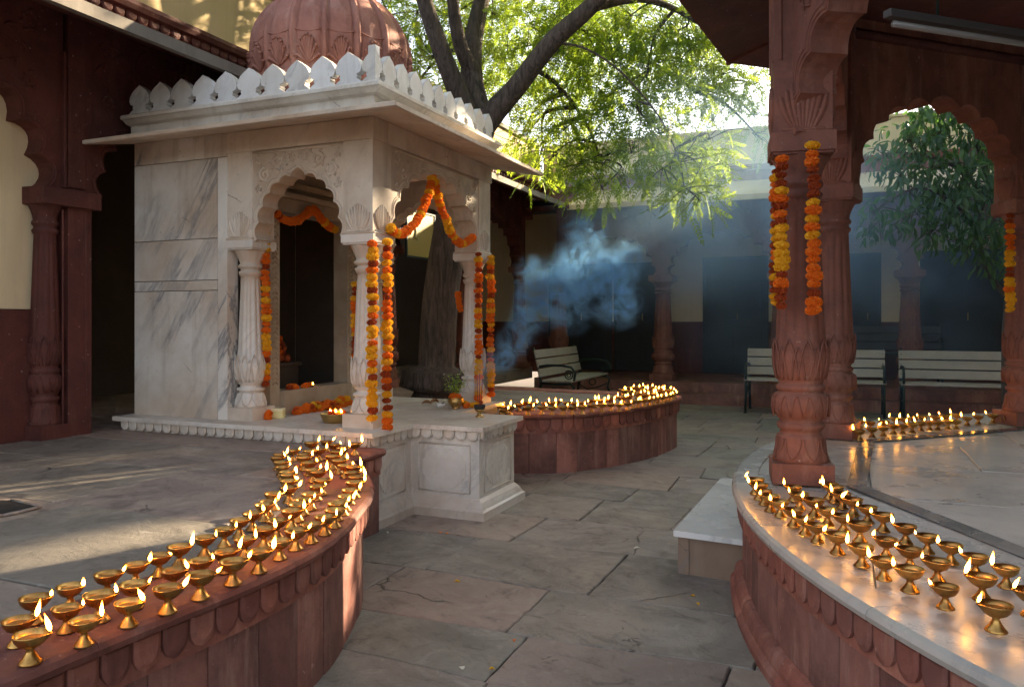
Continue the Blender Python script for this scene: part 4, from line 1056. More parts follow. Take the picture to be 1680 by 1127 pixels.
place_lamps(right, R(165), .4, lambda r, n: 'lit brass lamp, %s from the column foot, %s, marble rim' % (o_(n), RN[min(r,3)]), 'brass oil lamps on the near rim of the marble platform', kR, (.16,.27,.38))
place_lamps(rback, R(150), .8, lambda r, n: 'small lit lamp beyond the pavilion columns, %s from the right, %s' % (o_(n), ['back row','front row','foremost row','foremost row'][min(r,3)]), 'brass oil lamps across the far side of the marble platform', kR, (.42,.8,))
place_lamps(mid, R(20), .8, lambda r, n: 'tiny lit lamp on the round platform, %s from the shrine, %s' % (o_(n), RN[min(r,3)]), 'brass oil lamps round the platform beyond the shrine', edge_key(edgeM), (.14,.30,.50))
x, y = P(1645,690,ZP+.02); T = lamp(x, y, ZP+.03, .3, 'unlit brass lamp tipped on its side beside the far column foot', None, lit=False); T.rotation_euler = (R(75), 0, .5)

# ------------------------------------------------------------------ marigold garlands
def marigold(name, mat, seed, n=150, R0=.031, sq=.56):
    rs = np.random.default_rng(seed); mb = MB()
    mb.lathe([(.004,-R0*sq*.8),(R0*.7,-R0*sq*.6),(R0*.86,0),(R0*.7,R0*sq*.6),(.004,R0*sq*.8)], seg=10)
    for i in range(n):
        z = 1-2*(i+.5)/n; th = i*2.39996+rs.uniform(-.2,.2); rr = math.sqrt(max(0,1-z*z)); 
        nrm = Vector((rr*math.cos(th), rr*math.sin(th), z)); c = Vector((nrm.x*R0*.84, nrm.y*R0*.84, nrm.z*R0*sq*.84))
        t1 = nrm.orthogonal().normalized(); t1.rotate(Matrix.Rotation(rs.uniform(0,6.28), 3, nrm)); t2 = nrm.cross(t1)
        wdt = R0*rs.uniform(.13,.2); ln = R0*rs.uniform(.22,.36); tl = rs.uniform(-.5,.5)
        e = c+nrm*ln+t2*ln*tl
        mb.add([c-t1*wdt, c+t1*wdt, e+t1*wdt*1.1+nrm*rs.uniform(-.001,.001), e-t1*wdt*1.1, (c+e)/2+t2*.0035], [(0,1,4),(1,2,4),(2,3,4),(3,0,4)])
    me = mb.mesh(name); me.materials.append(mat); return me
FLW = {'o': [marigold('marigold', M['orange'], i) for i in (1,2,3)], 'y': [marigold('marigold', M['yellowf'], i) for i in (4,5)], 'm': [marigold('marigold', M['maroon'], 6)]}
grs = random.Random(21)
def garland(path, label, pitch=.040, wts='oyoyom', sc=1.0, group=None):
    path = [Vector(p) for p in path]; o0 = path[0]
    T = thing('flower_garland', label, 'garland', o0, 0, group)
    mb = MB(); mb.tube([p-o0 for p in path], .0022, 5); mb.build('string', M['string'], T)
    s_ = [0]
    for a, b in zip(path, path[1:]): s_.append(s_[-1]+(b-a).length)
    q = pitch*.4
    while q < s_[-1]:
        for i in range(len(s_)-1):
            if s_[i+1] >= q: break
        t = (q-s_[i])/max(1e-9, s_[i+1]-s_[i]); p = path[i].lerp(path[i+1], t); d = (path[i+1]-path[i]).normalized()
        k = grs.choice(wts); f = link('marigold', grs.choice(FLW[k]), T)
        f.location = p-o0+Vector((grs.gauss(0,.0025), grs.gauss(0,.0025), 0))
        f.rotation_mode = 'QUATERNION'; f.rotation_quaternion = d.to_track_quat('Z', 'Y') @ Vector((grs.uniform(-.2,.2), grs.uniform(-.2,.2), 1)).to_track_quat('Z','Y')
        z = grs.uniform(.84,1.12)*sc*(.85 if k == 'm' else 1); f.scale = (z,z,z*grs.uniform(.85,1.15)); q += pitch*grs.uniform(.86,1.12)*sc
    return T
def vert(x, y, z0, z1, n=8, sway=.004): return [(x+grs.uniform(-sway,sway), y+grs.uniform(-sway,sway), z0+(z1-z0)*i/n) for i in range(n+1)]
# shrine: near corner column (two), far column (two)
x, y = Dp(611, 4.60); garland(vert(x, y, 1.715, .64), 'yellow and orange marigold garland down the front of the near shrine column', wts='yyoyyom', group=None)
x, y = Dp(635, 4.80); garland(vert(x, y, 1.745, .585), 'orange marigold garland hanging just right of the near shrine column', wts='oyooym')
x, y = Dp(785.5, 6.12); garland(vert(x, y, 1.78, .60), 'marigold garland down the front of the far shrine column', wts='oyoyym', sc=1.0)
x, y = Dp(805, 6.30); garland(vert(x, y, 1.77, .62), 'marigold garland on the outer corner of the far shrine column by the smoke', wts='oyoyom')
x, y = Dp(436, 5.30); garland(vert(x, y, 2.03, .80, sway=.006), 'dark orange marigold garland hanging along the left side of the shrine doorway', wts='oyomoy', sc=.95)
def swag(a, b, sag, n=16):
    a, b = Vector(a), Vector(b); return [a.lerp(b, i/n)-Vector((0,0,sag*4*(i/n)*(1-i/n))) for i in range(n+1)]
def pxpath(pts, X=None, d=None, n=4):
    out = []
    for px, py in pts:
        if X is not None:      # on the plane x = X
            k = (px-CX)/FPX; c_, s_ = math.cos(YAW), math.sin(YAW); Y = X*(c_+k*s_)/(k*c_-s_); dd = -X*s_+Y*c_; out.append(Vector((X, Y, CAMH-(py-HY)/FPX*dd)))
    return catmull(out, n)
garland(pxpath([(709,290),(704,318),(690,352),(672,375),(654,384),(638,372)], X=-2.62), 'orange marigold swag on the near half of the shrine side arch', wts='ooyo', pitch=.037, sc=.95)
garland(pxpath([(709,288),(717,318),(728,352),(741,382),(757,401),(777,388)], X=-2.62), 'orange marigold swag on the far half of the shrine side arch', wts='ooyo', pitch=.037, sc=.95)
garland(pxpath([(436,322),(446,342),(462,358),(480,364),(498,356),(512,341)], X=-3.62), 'dim orange marigold swag over the left half of the shrine doorway', wts='ooom', pitch=.037, sc=.95)
garland(pxpath([(512,341),(524,356),(538,370),(554,379)], X=-3.62), 'short orange marigold swag over the right half of the shrine doorway', wts='ooyo', pitch=.037, sc=.95)
x, y = Dp(582, 5.55); garland(vert(x, y, 1.52, .98), 'dark red and yellow marigold garland seen behind the near shrine column', wts='mmoy', sc=.8)
a = D3(751, 480, 6.3); b = D3(757, 512, 6.3); garland([a, a.lerp(b,.5)+Vector((-.01,0,0)), b], 'short orange marigold string caught on the tree trunk behind the shrine', wts='o', pitch=.022, sc=.72)
# pavilion
x, y = Dp(1282, 3.50); garland(vert(x, y, 1.985, 1.30), 'mostly yellow marigold garland at the left corner of the pavilion column', wts='yyyom', pitch=.038, sc=.95)
x, y = Dp(1272, 3.56); garland(vert(x, y, 1.94, 1.31), 'half hidden orange marigold strand behind the yellow garland on the pavilion column', wts='ooym', pitch=.038, sc=.8)
x, y = Dp(1334, 3.47); garland(vert(x, y, 2.04, 1.29), 'orange and yellow marigold garland down the front of the pavilion column', wts='oyooym', pitch=.038, sc=.97)
x, y = Dp(1657, 5.40); garland(vert(x, y, 1.985, 1.32), 'marigold garland on the far pavilion column at the right edge', wts='yyoom', sc=.95)

# drain hole at the left edge: its shade painted as a flat black sheet
dp = [P(a, b, ZP) for a, b in ((-60,822),(18,821),(40,826),(66,832),(30,841),(6,846),(-60,850))]
T = thing('floor_drain', 'dark worn drain opening in the terrace floor at the left edge', 'drain', (0,0,0))
mb = MB(); mb.prism(dp, lambda a,b,t: (a,b,t), ZP-.01, ZP+.003); mb.build('hole_shade_sheet', m_simple('hole_shade_black', (.012,.009,.008), .8, 0, 40, .6, .5, 20), T)
mb = MB()
for (a, b), (c, d) in zip(dp, dp[1:]): mb.tube([(a,b,ZP+.001),((a+c)/2+.004,(b+d)/2,ZP+.003),(c,d,ZP+.001)], .007, 5)
mb.build('worn_edge', M['pave2'], T)
# ------------------------------------------------------------------ offerings
def lathe_obj(name, prof, mat, parent, seg=32, z0=0, bevel=0):
    mb = MB(); mb.lathe(prof, seg=seg, z0=z0); return mb.build(name, mat, parent)
def scatter_flowers(T, spots, sc=1.0):
    for k, (x, y, z) in spots:
        f = link('marigold', grs.choice(FLW[k]), T); f.location = (x,y,z); f.rotation_euler = (grs.uniform(-.8,.8), grs.uniform(-.8,.8), grs.uniform(0,6)); q = grs.uniform(.85,1.15)*sc; f.scale = (q,q,q)
x, y = P(550, 693, ZF)
T = thing('brass_bowl', 'wide low brass bowl of flowers and small flames beside the near shrine column', 'bowl', (x,y,ZF)); T.scale = (1.12,)*3
lathe_obj('bowl', [(.055,0),(.066,.004),(.080,.03),(.087,.052),(.090,.055),(.086,.054),(.076,.03),(.06,.010),(.002,.008)], M['brass_dull'], T, 40)
scatter_flowers(T, [(grs.choice('ooym'), (grs.uniform(-.05,.05), grs.uniform(-.05,.05), .048)) for _ in range(9)], .8)
for k in range(3):
    f = link('flame', FLAMES[1], T); f.location = (-.01+.03*k, -.03+.01*k, .060)
x, y = -3.565, 4.50
T = thing('flower_heap', 'long heap of loose orange marigolds at the foot of the shrine doorway', 'flowers', (x,y,ZF))
u = Vector((.02, .60))
scatter_flowers(T, [(grs.choice('oooomy' if t < .75 else 'oooyw'.replace('w','y')), (u.x*t+grs.gauss(0,.018), u.y*t+grs.gauss(0,.018), .015+max(0,grs.gauss(.016,.014)))) for t in [i/62 for i in range(62)]], .82)
x, y = -3.575, 4.30
T = thing('offering_box', 'small pale yellow box standing by the doorway garland on the shrine floor', 'box', (x,y,ZF), R(20))
mb = MB(); mb.box(-.05,.05,-.03,.03,0,.062); mb.build('carton', m_simple('yellow_card', (.70,.62,.28), .6, 0, 20, .2, .2), T, .004)
mb = MB(); mb.box(-.051,.051,-.031,.031,.048,.0665); mb.build('lid', m_simple('cream_card', (.72,.66,.40), .6), T, .003)
x, y = -3.59, 4.205
T = thing('flower_pile', 'little pile of orange flowers left of the yellow box', 'flowers', (x,y,ZF))
scatter_flowers(T, [(grs.choice('oom'), (grs.gauss(0,.016), grs.gauss(0,.016), .014+.014*(i%3))) for i in range(9)], .8)
T = thing('flower_pile', 'two orange flowers lying at the left end of the doorway sill', 'flowers', (DX+.02, 4.58, dz0))
scatter_flowers(T, [('o',(0,0,.016)),('o',(.012,.03,.014)),('m',(.01,-.03,.012))], .85)
T = thing('sill_lamp', 'tiny clay lamp burning among orange petals on the doorway sill', 'oil lamp', (DX+.03, 4.80, dz0))
lathe_obj('dish', [(.012,0),(.020,.006),(.026,.014),(.027,.016),(.022,.013),(.002,.008)], m_simple('terracotta', (.35,.12,.05), .8), T, 20)
f = link('flame', FLAMES[1], T); f.location = (0,.022,.016); f.scale = (.8,.8,.8)
scatter_flowers(T, [('o',(-.0,-.045,.014)),('o',(.01,-.085,.013)),('o',(-.02,-.02,.014))], .8)
# garlanded figure inside the chamber
T = thing('shrine_figure', 'small seated stone figure draped in red and orange flowers in the dark chamber', 'statue', (-4.15, 4.90, .59))
mb = MB(); mb.box(-.16,.16,-.16,.16,0,.30); mb.box(-.18,.18,-.18,.18,.301,.33); mb.build('pedestal', m_simple('dark_stone', (.06,.05,.045), .6, 0, 15, .3, .3), T, .004)
mb = MB(); mb.lathe([(.10,.33),(.125,.35),(.12,.38),(.085,.42),(.075,.47),(.082,.52),(.08,.55),(.045,.575),(.034,.59),(.05,.61),(.058,.64),(.052,.68),(.03,.71),(.035,.73),(.02,.77),(.004,.80)], seg=24)
for sg in (-1, 1): mb.tube([(.0,sg*.08,.54),(.03,sg*.11,.48),(.08,sg*.09,.44),(.11,sg*.04,.42)], [.024,.022,.018,.015], 8); mb.tube([(.02,sg*.03,.36),(.08,sg*.13,.36),(.13,sg*.06,.355)], [.04,.035,.025], 8)
mb.build('figure', m_simple('orange_painted_stone', (.30,.07,.02), .6, 0, 20, .3, .3), T)
for ri, (rr, zz) in enumerate(((.085,.53),(.10,.46))):
    scatter_flowers(T, [(grs.choice('oom'), (rr*math.cos(a)*1.0, rr*math.sin(a), zz-.05*max(0,math.cos(a)))) for a in [i*.55 for i in range(12)]], .8)
# flower pot with greenery
x, y = P(748, 670, ZF)
T = thing('brass_pot', 'round brass pot of green sprigs and white flowers with marigolds on its rim', 'pot', (x,y,ZF))
lathe_obj('pot', [(.030,0),(.034,.004),(.026,.010),(.045,.022),(.060,.045),(.062,.062),(.056,.078),(.060,.084),(.054,.082),(.05,.06),(.002,.05)], M['brass_dull'], T, 32)
scatter_flowers(T, [('o',(.02,-.02,.092)),('o',(.0,-.03,.09)),('o',(-.03,0,.09)),('y',(.05,.06,.03)),('o',(.07,.04,.02)),('y',(.09,.08,.022)),('y',(.115,.10,.02))], .95)
mb = MB(); lf = MB(); wf = MB()
for i in range(26):
    a = grs.uniform(0,6.28); r_ = grs.uniform(.02,.12); h = grs.uniform(.06,.19); e = Vector((r_*math.cos(a), r_*math.sin(a), .08+h))
    p0 = Vector((grs.gauss(0,.012), grs.gauss(0,.012), .07)); mid_ = p0.lerp(e, .5)+Vector((0,0,.03)); mb.tube([p0, mid_, e], .0013, 4)
    for k in range(7):
        c = mid_.lerp(e, k/6)+Vector((grs.gauss(0,.012), grs.gauss(0,.012), grs.gauss(0,.01))); d = Vector((grs.gauss(0,1),grs.gauss(0,1),grs.gauss(.3,.6))).normalized(); q = d.orthogonal().normalized(); l_ = grs.uniform(.012,.022)
        lf.add([c, c+d*l_*.5+q*l_*.3, c+d*l_, c+d*l_*.5-q*l_*.3], [(0,1,2,3)])
    if i%3 == 0:
        for k in range(6):
            aa = k*PI/3; d = Vector((math.cos(aa), math.sin(aa), .5)).normalized(); q = Vector((-math.sin(aa), math.cos(aa), 0)); l_ = .011
            wf.add([e, e+d*l_*.6+q*l_*.35, e+d*l_, e+d*l_*.6-q*l_*.35], [(0,1,2,3)])
mb.build('stems', M['stem'], T); lf.build('leaves', m_leaf('sprig_leaf', (.06,.16,.03), (.12,.26,.05), (.22,.36,.08)), T); wf.build('white_flowers', M['whitef'], T)
x, y = P(723, 664, ZF+.02)
T = thing('white_bowl', 'tiny white bowl with a dark spoon left of the brass pot', 'bowl', (x,y,ZF))
lathe_obj('bowl', [(.018,0),(.028,.006),(.036,.02),(.038,.03),(.034,.028),(.026,.014),(.002,.010)], m_simple('white_enamel', (.7,.7,.66), .25), T, 24)
mb = MB(); mb.tube([(0,0,.02),(.02,-.02,.03),(.05,-.04,.045)], [.006,.003,.003], 6); mb.build('spoon', M['iron'], T)
for k, (px, py, a, lb) in enumerate(((700,664,.3,'curled brown dry leaf furthest from the brass pot'),(713,662,1.2,'curled brown dry leaf next to the white bowl'))):
    x, y = P(px, py, ZF); mb = MB(); n = 8; vs = []
    for i in range(n+1):
        t = i/n; wv = .018*math.sin(PI*t)**.7
        for j in (-1, 0, 1): vs.append((.09*t-.045, j*wv, .004+.022*abs(j)*math.sin(PI*t)+.012*math.sin(PI*t)))
    mb.add(vs, [(i*3+j, i*3+j+1, i*3+j+4, i*3+j+3) for i in range(n) for j in (0,1)], True)
    o = mb.build('dry_leaf', m_simple('dry_leaf', (.32,.15,.05), .7, 0, 20, .3, .3, 30), None, loc=(x,y,ZF+.002)); o.rotation_euler = (0,0,a); sm = o.modifiers.new('s','SOLIDIFY'); sm.thickness = .0015
    tag(o, lb, 'leaf')
# incense burner
ix, iy = P(787, 684, ZF)
T = thing('incense_burner', 'footed brass incense burner with smouldering sticks at the edge of the marble block', 'incense burner', (ix,iy,ZF))
lathe_obj('stand', [(.030,0),(.033,.004),(.022,.010),(.012,.022),(.011,.030),(.018,.036),(.030,.042),(.036,.050),(.037,.055),(.030,.053),(.002,.05)], M['brass_dull'], T, 32)
lathe_obj('ash_cup', [(.030,.054),(.038,.060),(.040,.072),(.040,.084),(.036,.084),(.032,.076),(.002,.074)], m_simple('charred_cup', (.02,.018,.017), .8, 0, 30, .4), T, 28)
for k in range(6):
    mb = MB(); a = k*1.05; mb.tube([(.012*math.cos(a), .012*math.sin(a), .07), (.022*math.cos(a), .022*math.sin(a), .07+.19+.02*(k%3))], .0016, 6); mb.build('incense_stick', m_simple('incense_stick', (.30,.08,.05), .9), T)
# yellow painted board hanging in the left veranda behind the tree
X = -4.45
pp = pxpath([(668,352),(712,352),(712,425),(676,420)], X=X, n=1)
T = thing('yellow_board', 'yellow board with a pale brush mark hanging in the arcade behind the tree trunk', 'board', (0,0,0))
ya, yb = pp[0].y, pp[1].y; z1_ = pp[0].z+.05; z0_ = pp[2].z-.0
mb = MB(); mb.box(X-.012, X, ya, yb, z0_, z1_); mb.build('panel', m_simple('yellow_paint', (.26,.20,.015), .45, 0, 12, .2, .25, 5), T, .002)
mb = MB()
for a_, b_, c_, d_ in ((ya-.02,yb+.02,z0_-.02,z0_-.001),(ya-.02,yb+.02,z1_+.001,z1_+.02),(ya-.02,ya-.001,z0_,z1_),(yb+.001,yb+.02,z0_,z1_)): mb.box(X-.02, X+.01, a_, b_, c_, d_)
mb.build('frame', M['iron'], T)
mb = MB(); ym = (ya*.72+yb*.28); zm = (z0_+z1_)/2
mb.tube([(X+.002, ym-.01, zm+.10),(X+.002, ym+.01, zm+.03),(X+.002, ym-.005, zm-.03),(X+.002, ym+.05, zm-.06),(X+.002, ym+.09, zm-.03)], [.006,.016,.02,.014,.006], 6, flat=.1); mb.build('brush_mark', m_simple('white_paint', (.7,.68,.55), .6), T)
# petals and litter on the paving
for k, (px, py, c_, lb) in enumerate(((1133,977,'yellowf','yellow petal on the flagstones nearest the step block, left of a pair'),(1147,993,'yellowf','yellow petal on the flagstones below the step block, right of a pair'),(812,1098,'yellowf','yellow petal on the flagstones at the bottom of the view'),(757,1094,'whitef','pale petal on the flagstones near the bottom of the view'),(722,873,'orange','orange petal, left of two lying before the marble block'),(731,875,'orange','orange petal, right of two lying before the marble block'),(637,875,'whitef','white petal by the marble plinth foot'),(755,955,'yellowf','pale twig and bud on the middle of the paving'),(1040,900,'whitef','crushed white petal in a paving joint'),(842,1050,'orange','small orange petal on the near paving'))):
    x, y = P(px, py, 0); mb = MB(); vs = []; n = 5; l_ = grs.uniform(.02,.034)
    for i in range(n+1):
        t = i/n; wv = l_*.3*math.sin(PI*(t*.9+.05))**.8
        for j in (-1,0,1): vs.append((l_*t, j*wv, .003+.006*abs(j)*math.sin(PI*t)+.003*t))
    mb.add(vs, [(i*3+j, i*3+j+1, i*3+j+4, i*3+j+3) for i in range(n) for j in (0,1)], True)
    o = mb.build('fallen_petal', M[c_], None, loc=(x,y,.0)); o.rotation_euler = (0,0,grs.uniform(0,6)); sm = o.modifiers.new('s','SOLIDIFY'); sm.thickness = .0012
    tag(o, lb, 'petal', 'petals fallen on the paving')

# ------------------------------------------------------------------ trees
def rot_basis(d, roll):
    d = d/np.linalg.norm(d, axis=1, keepdims=True); up = np.tile([0,0,1.], (len(d),1)); up[np.abs(d[:,2]) > .95] = [1,0,0]
    a = np.cross(d, up); a /= np.linalg.norm(a, axis=1, keepdims=True); b = np.cross(a, d)
    c, s_ = np.cos(roll)[:,None], np.sin(roll)[:,None]
    return d, a*c+b*s_, b*c-a*s_
def instance_mesh(name, tv, tf, pos, d, roll, sc, mat):
    """many copies of one small template joined in one mesh (leaves of one crown)"""
    D, A, B = rot_basis(d, roll); n = len(pos); tv = np.asarray(tv, float)
    V_ = (pos[:,None,:]+sc[:,None,None]*(tv[None,:,0:1]*D[:,None,:]+tv[None,:,1:2]*A[:,None,:]+tv[None,:,2:3]*B[:,None,:])).reshape(-1,3)
    tf = np.asarray(tf); F_ = (tf[None]+np.arange(n)[:,None,None]*len(tv)).reshape(-1, tf.shape[1])
    me = bpy.data.meshes.new(name); me.vertices.add(len(V_)); me.vertices.foreach_set('co', V_.ravel())
    me.loops.add(F_.size); me.loops.foreach_set('vertex_index', F_.ravel().astype(np.int32)); me.polygons.add(len(F_))
    me.polygons.foreach_set('loop_start', np.arange(0, F_.size, tf.shape[1]).astype(np.int32)); me.polygons.foreach_set('loop_total', np.full(len(F_), tf.shape[1], np.int32))
    me.update(calc_edges=True); me.materials.append(mat); return me
def pinnate(npair=7, L_=.23, l=.051, wd=.0092):
    v = []; f = []
    def leaflet(o, ang, ll, z):
        b = len(v); c, s_ = math.cos(ang), math.sin(ang)
        for x, y, zz in ((0,0,0),(ll*.4,wd,.002),(ll,0,-.010),(ll*.4,-wd,.002)):
            v.append((o[0]+x*c-y*s_, o[1]+x*s_+y*c, o[2]+zz))
        f.append((b,b+1,b+2,b+3))
    for i in range(npair):
        t = .18+.78*i/(npair-1); x = L_*t; z = -.05*t*t; q = l*(1-.35*abs(t-.5)*2*.8)
        leaflet((x,0,z), R(52-16*t), q, z); leaflet((x,0,z), -R(52-16*t), q, z)
    leaflet((L_,0,-.05), 0, l, 0)
    b = len(v); v += [(0,-.0012,0),(0,.0012,0),(L_,.0008,-.05),(L_,-.0008,-.05)]; f.append((b,b+1,b+2,b+3))
    return v, f
def limb(mb, pts, r0, r1, n=6, seg=12):
    p = catmull([Vector(q) for q in pts], n); m_ = len(p)-1
    mb.tube(p, [r0+(r1-r0)*i/m_ for i in range(m_+1)], seg); return p
def twigs(mb, src, clusters, r=.018, seed=1):
    rs = random.Random(seed)
    for c, rad in clusters:
        c = Vector(c); best = min(src, key=lambda p: (p-c).length); m1 = best.lerp(c, .5)+Vector((rs.gauss(0,.1), rs.gauss(0,.1), .12*(c-best).length))
        limb(mb, [best, m1, c], max(.008, r*min(1,(c-best).length)), .005, 5, 6)
        for k in range(7):
            e = c+Vector((rs.gauss(0,.6), rs.gauss(0,.6), rs.gauss(-.1,.6)))*rad; limb(mb, [c.lerp(best,.15), (c+e)/2+Vector((0,0,.05)), e], .006, .0025, 3, 4)
T1 = thing('neem_tree', 'large fine-leaved tree with dark forked trunk rising behind the marble shrine', 'tree', (-3.62,6.70,ZP-.02))
base = Vector((-3.62,6.70,ZP-.02))
mb = MB(); d0_ = 7.6
tr = [D3(712,660,d0_), D3(716,600,d0_), D3(722,500,d0_), D3(736,400,d0_), D3(755,310,7.7), D3(783,225,7.8), D3(790,185,7.8)]
p = catmull(tr, 8); m_ = len(p); rad = []
for i in range(m_):
    t = i/(m_-1); rad.append(.215*(1-t)**2+.172*(1-t)+.145*t if t < .15 else .185-.03*t)
rad[0] = .26; rad[1] = .235; rad[2] = .215; rad[3] = .203
mb.tube([q-base for q in p], rad, 28)
src = []
def LB(pts, r0, r1):
    q = limb(mb, [D3(*a)-base for a in pts], r0, r1, 8, 14); src.extend([x+base for x in q])
LB([(786,215,7.8),(760,170,7.7),(738,120,7.6),(712,50,7.5),(690,-20,7.4),(660,-140,7.2),(600,-280,7.0)], .115, .05)
LB([(790,205,7.8),(775,140,7.9),(775,80,8.0),(788,10,8.1),(810,-90,8.3),(830,-250,8.6)], .135, .05)
LB([(776,120,7.9),(757,80,7.8),(745,20,7.7),(742,-60,7.6),(760,-200,7.4)], .085, .035)
LB([(790,215,7.8),(812,185,7.8),(850,140,7.7),(905,70,7.5),(965,15,7.3),(1040,-60,7.1),(1150,-160,6.9),(1300,-260,6.7)], .12, .05)
LB([(800,180,7.8),(830,150,7.9),(870,110,8.2),(930,80,8.5),(1010,90,8.8),(1080,110,9.0),(1140,150,9.1)], .06, .02)
LB([(905,70,7.5),(960,80,7.4),(1020,120,7.3),(1080,190,7.3),(1110,250,7.3)], .013, .006)
LB([(965,15,7.3),(1060,0,7.6),(1150,40,8.0),(1215,100,8.3)], .045, .014)
LB([(870,110,8.2),(915,140,8.3),(960,200,8.3),(985,260,8.2)], .03, .010)
LB([(690,-20,7.4),(640,-60,8.0),(560,-100,8.8),(480,-120,9.5)], .05, .02)
LB([(810,-90,8.3),(900,-160,9.5),(1020,-200,11),(1150,-220,12.5)], .06, .02)
rs = random.Random(5)
cl = [  # (px,py,dist,radius)
 (690,30,8.2,.42),(655,60,8.8,.36),(700,100,8.6,.34),(670,150,9.0,.34),(640,5,9,.4),(730,30,8.7,.4),(760,60,9.2,.45),(810,30,8.8,.48),(820,90,9.0,.45),(780,120,9.2,.38),(835,150,9.0,.36),
 (870,40,8.4,.48),(920,20,8.0,.48),(880,110,8.8,.46),(930,90,8.4,.48),(970,50,8.0,.48),(1010,100,8.2,.48),(960,140,8.6,.46),(900,170,8.8,.38),(1030,30,8.0,.48),(1080,60,8.2,.48),(1120,20,8.2,.48),
 (1060,130,8.0,.46),(1110,110,8.4,.46),(1160,70,8.6,.46),(1190,120,8.8,.42),(1150,150,8.8,.38),(1210,165,9.0,.30),(1235,140,9.2,.28),(1225,40,8.8,.4),(1180,20,8.6,.45),
 (920,215,8.2,.36),(965,230,8.2,.38),(990,270,8.0,.32),(985,310,8.0,.24),(950,270,8.0,.28),(1000,190,8.2,.38),(905,255,8.2,.24),(935,180,8.4,.36),
 (1050,190,7.8,.38),(1090,220,7.6,.38),(1120,265,7.4,.34),(1085,280,7.4,.28),(1150,290,7.4,.24),(1125,320,7.2,.22),(1165,230,7.8,.26),(1150,330,7.2,.18),(1045,250,7.8,.24),
 (880,285,9.6,.22),(860,225,9.6,.22),(1240,195,9.6,.2),(1250,230,9.4,.18),(845,250,9.8,.16),(890,240,9.2,.22),
 ]
clusters = [(D3(a, b, d), r) for a, b, d, r in cl]
# the crown goes on above and beyond the frame
for _ in range(85):
    th = rs.uniform(0, 2*PI); rr = 3.4*math.sqrt(rs.random()); z = rs.uniform(5.3, 8.0); k = math.sqrt(max(.1, 1-((z-5.0)/3.2)**2))
    clusters.append((Vector((-2.6+rr*k*math.cos(th)*1.1, 8.2+rr*k*math.sin(th), z)), rs.uniform(.45,.65)))
twigs(mb, src, [(c-base, r) for c, r in clusters] if False else [(c, r) for c, r in clusters], .03, 3) if False else None
tw = MB(); twigs(tw, src, clusters, .03, 3); tw.v = [tuple(Vector(v)-base) for v in tw.v]
mb.build('trunk', M['bark'], T1)
tw.build('branches', M['bark'], T1)
pos = []; dr = []
for c, r in clusters:
    k = int(95*(r/.4)**2); g_ = rng.normal(0, 1, (k,3)); g_ /= np.linalg.norm(g_, axis=1, keepdims=True); q = rng.uniform(0,1,(k,1))**.5
    pp_ = np.array(c)[None]+g_*q*r*np.array([1.1,1.1,.85]); pos.append(pp_)
    dd = g_*.7+rng.normal(0,.5,(k,3)); dd[:,2] -= .3; dr.append(dd)
pos = np.concatenate(pos); dr = np.concatenate(dr); n = len(pos)
tv, tf = pinnate()
me = instance_mesh('crown', tv, tf, pos-np.array(base), dr, rng.uniform(-.9,.9,n)+PI/2*0, rng.uniform(.75,1.2,n), M['neem'])
link('crown', me, T1)
# small broad-leaved tree beyond the pavilion
bx_, by_ = Dp(1655, 9.0); base2 = Vector((bx_, by_, -.01))
T2 = thing('broadleaf_tree', 'small broad-leaved tree with slim trunk framed by the far pavilion arch', 'tree', base2)
mb = MB(); src = []
q = limb(mb, [D3(1655,690,9.0)-base2+Vector((0,0,-.15)), D3(1654,560,9.0)-base2, D3(1657,480,9.0)-base2, D3(1655,420,9.0)-base2, D3(1640,340,9.0)-base2, D3(1610,260,9.0)-base2, D3(1590,180,9.0)-base2], .075, .02, 8, 14); src += [x+base2 for x in q]
for pts in ([(1657,490,9.0),(1630,462,8.9),(1612,425,8.8),(1600,380,8.7),(1560,330,8.6),(1500,310,8.5),(1430,350,8.4)], [(1655,420,9),(1690,340,9),(1740,280,9)], [(1640,340,9.0),(1560,270,8.8),(1480,250,8.7)], [(1655,430,9),(1700,400,9.4),(1800,330,9.6)]):
    q = limb(mb, [D3(*a)-base2 for a in pts], .035, .008, 7, 8); src += [x+base2 for x in q]
cl = [(1450,260,8.7,.22),(1490,230,8.7,.3),(1540,215,8.8,.34),(1590,220,8.8,.34),(1640,230,8.9,.34),(1480,290,8.6,.26),(1530,280,8.6,.34),(1580,290,8.6,.36),(1630,300,8.7,.36),(1560,340,8.5,.34),(1610,360,8.5,.34),(1640,390,8.6,.28),
      (1500,350,8.5,.24),(1440,350,8.4,.18),(1425,380,8.4,.12),(1470,375,8.4,.14),(1530,385,8.5,.2),(1590,405,8.5,.2),(1690,300,9,.4),(1740,240,9,.4),(1700,200,9,.4),(1640,160,9,.4),(1580,160,9,.36),(1520,180,8.9,.3),(1760,330,9.2,.4),(1700,380,9,.3),(1660,440,8.8,.18),(1620,440,8.6,.14)]
clusters = [(D3(a, b, d), r) for a, b, d, r in cl]
tw = MB(); twigs(tw, src, clusters, .02, 9); tw.v = [tuple(Vector(v)-base2) for v in tw.v]
mb.build('trunk', M['bark'], T2); tw.build('branches', M['bark'], T2)
lv = []; lf_ = []; n_ = 5; Ll = .105; Wl = .022
for i in range(n_+1):
    t = i/n_; wv = Wl*math.sin(PI*min(.999,t*.94+.03))**.75
    for j in (-1,0,1): lv.append((Ll*t, j*wv, -.035*t*t+.010*abs(j)))
lf_ = [(i*3+j, i*3+j+1, i*3+j+4, i*3+j+3) for i in range(n_) for j in (0,1)]
pos = []; dr = []
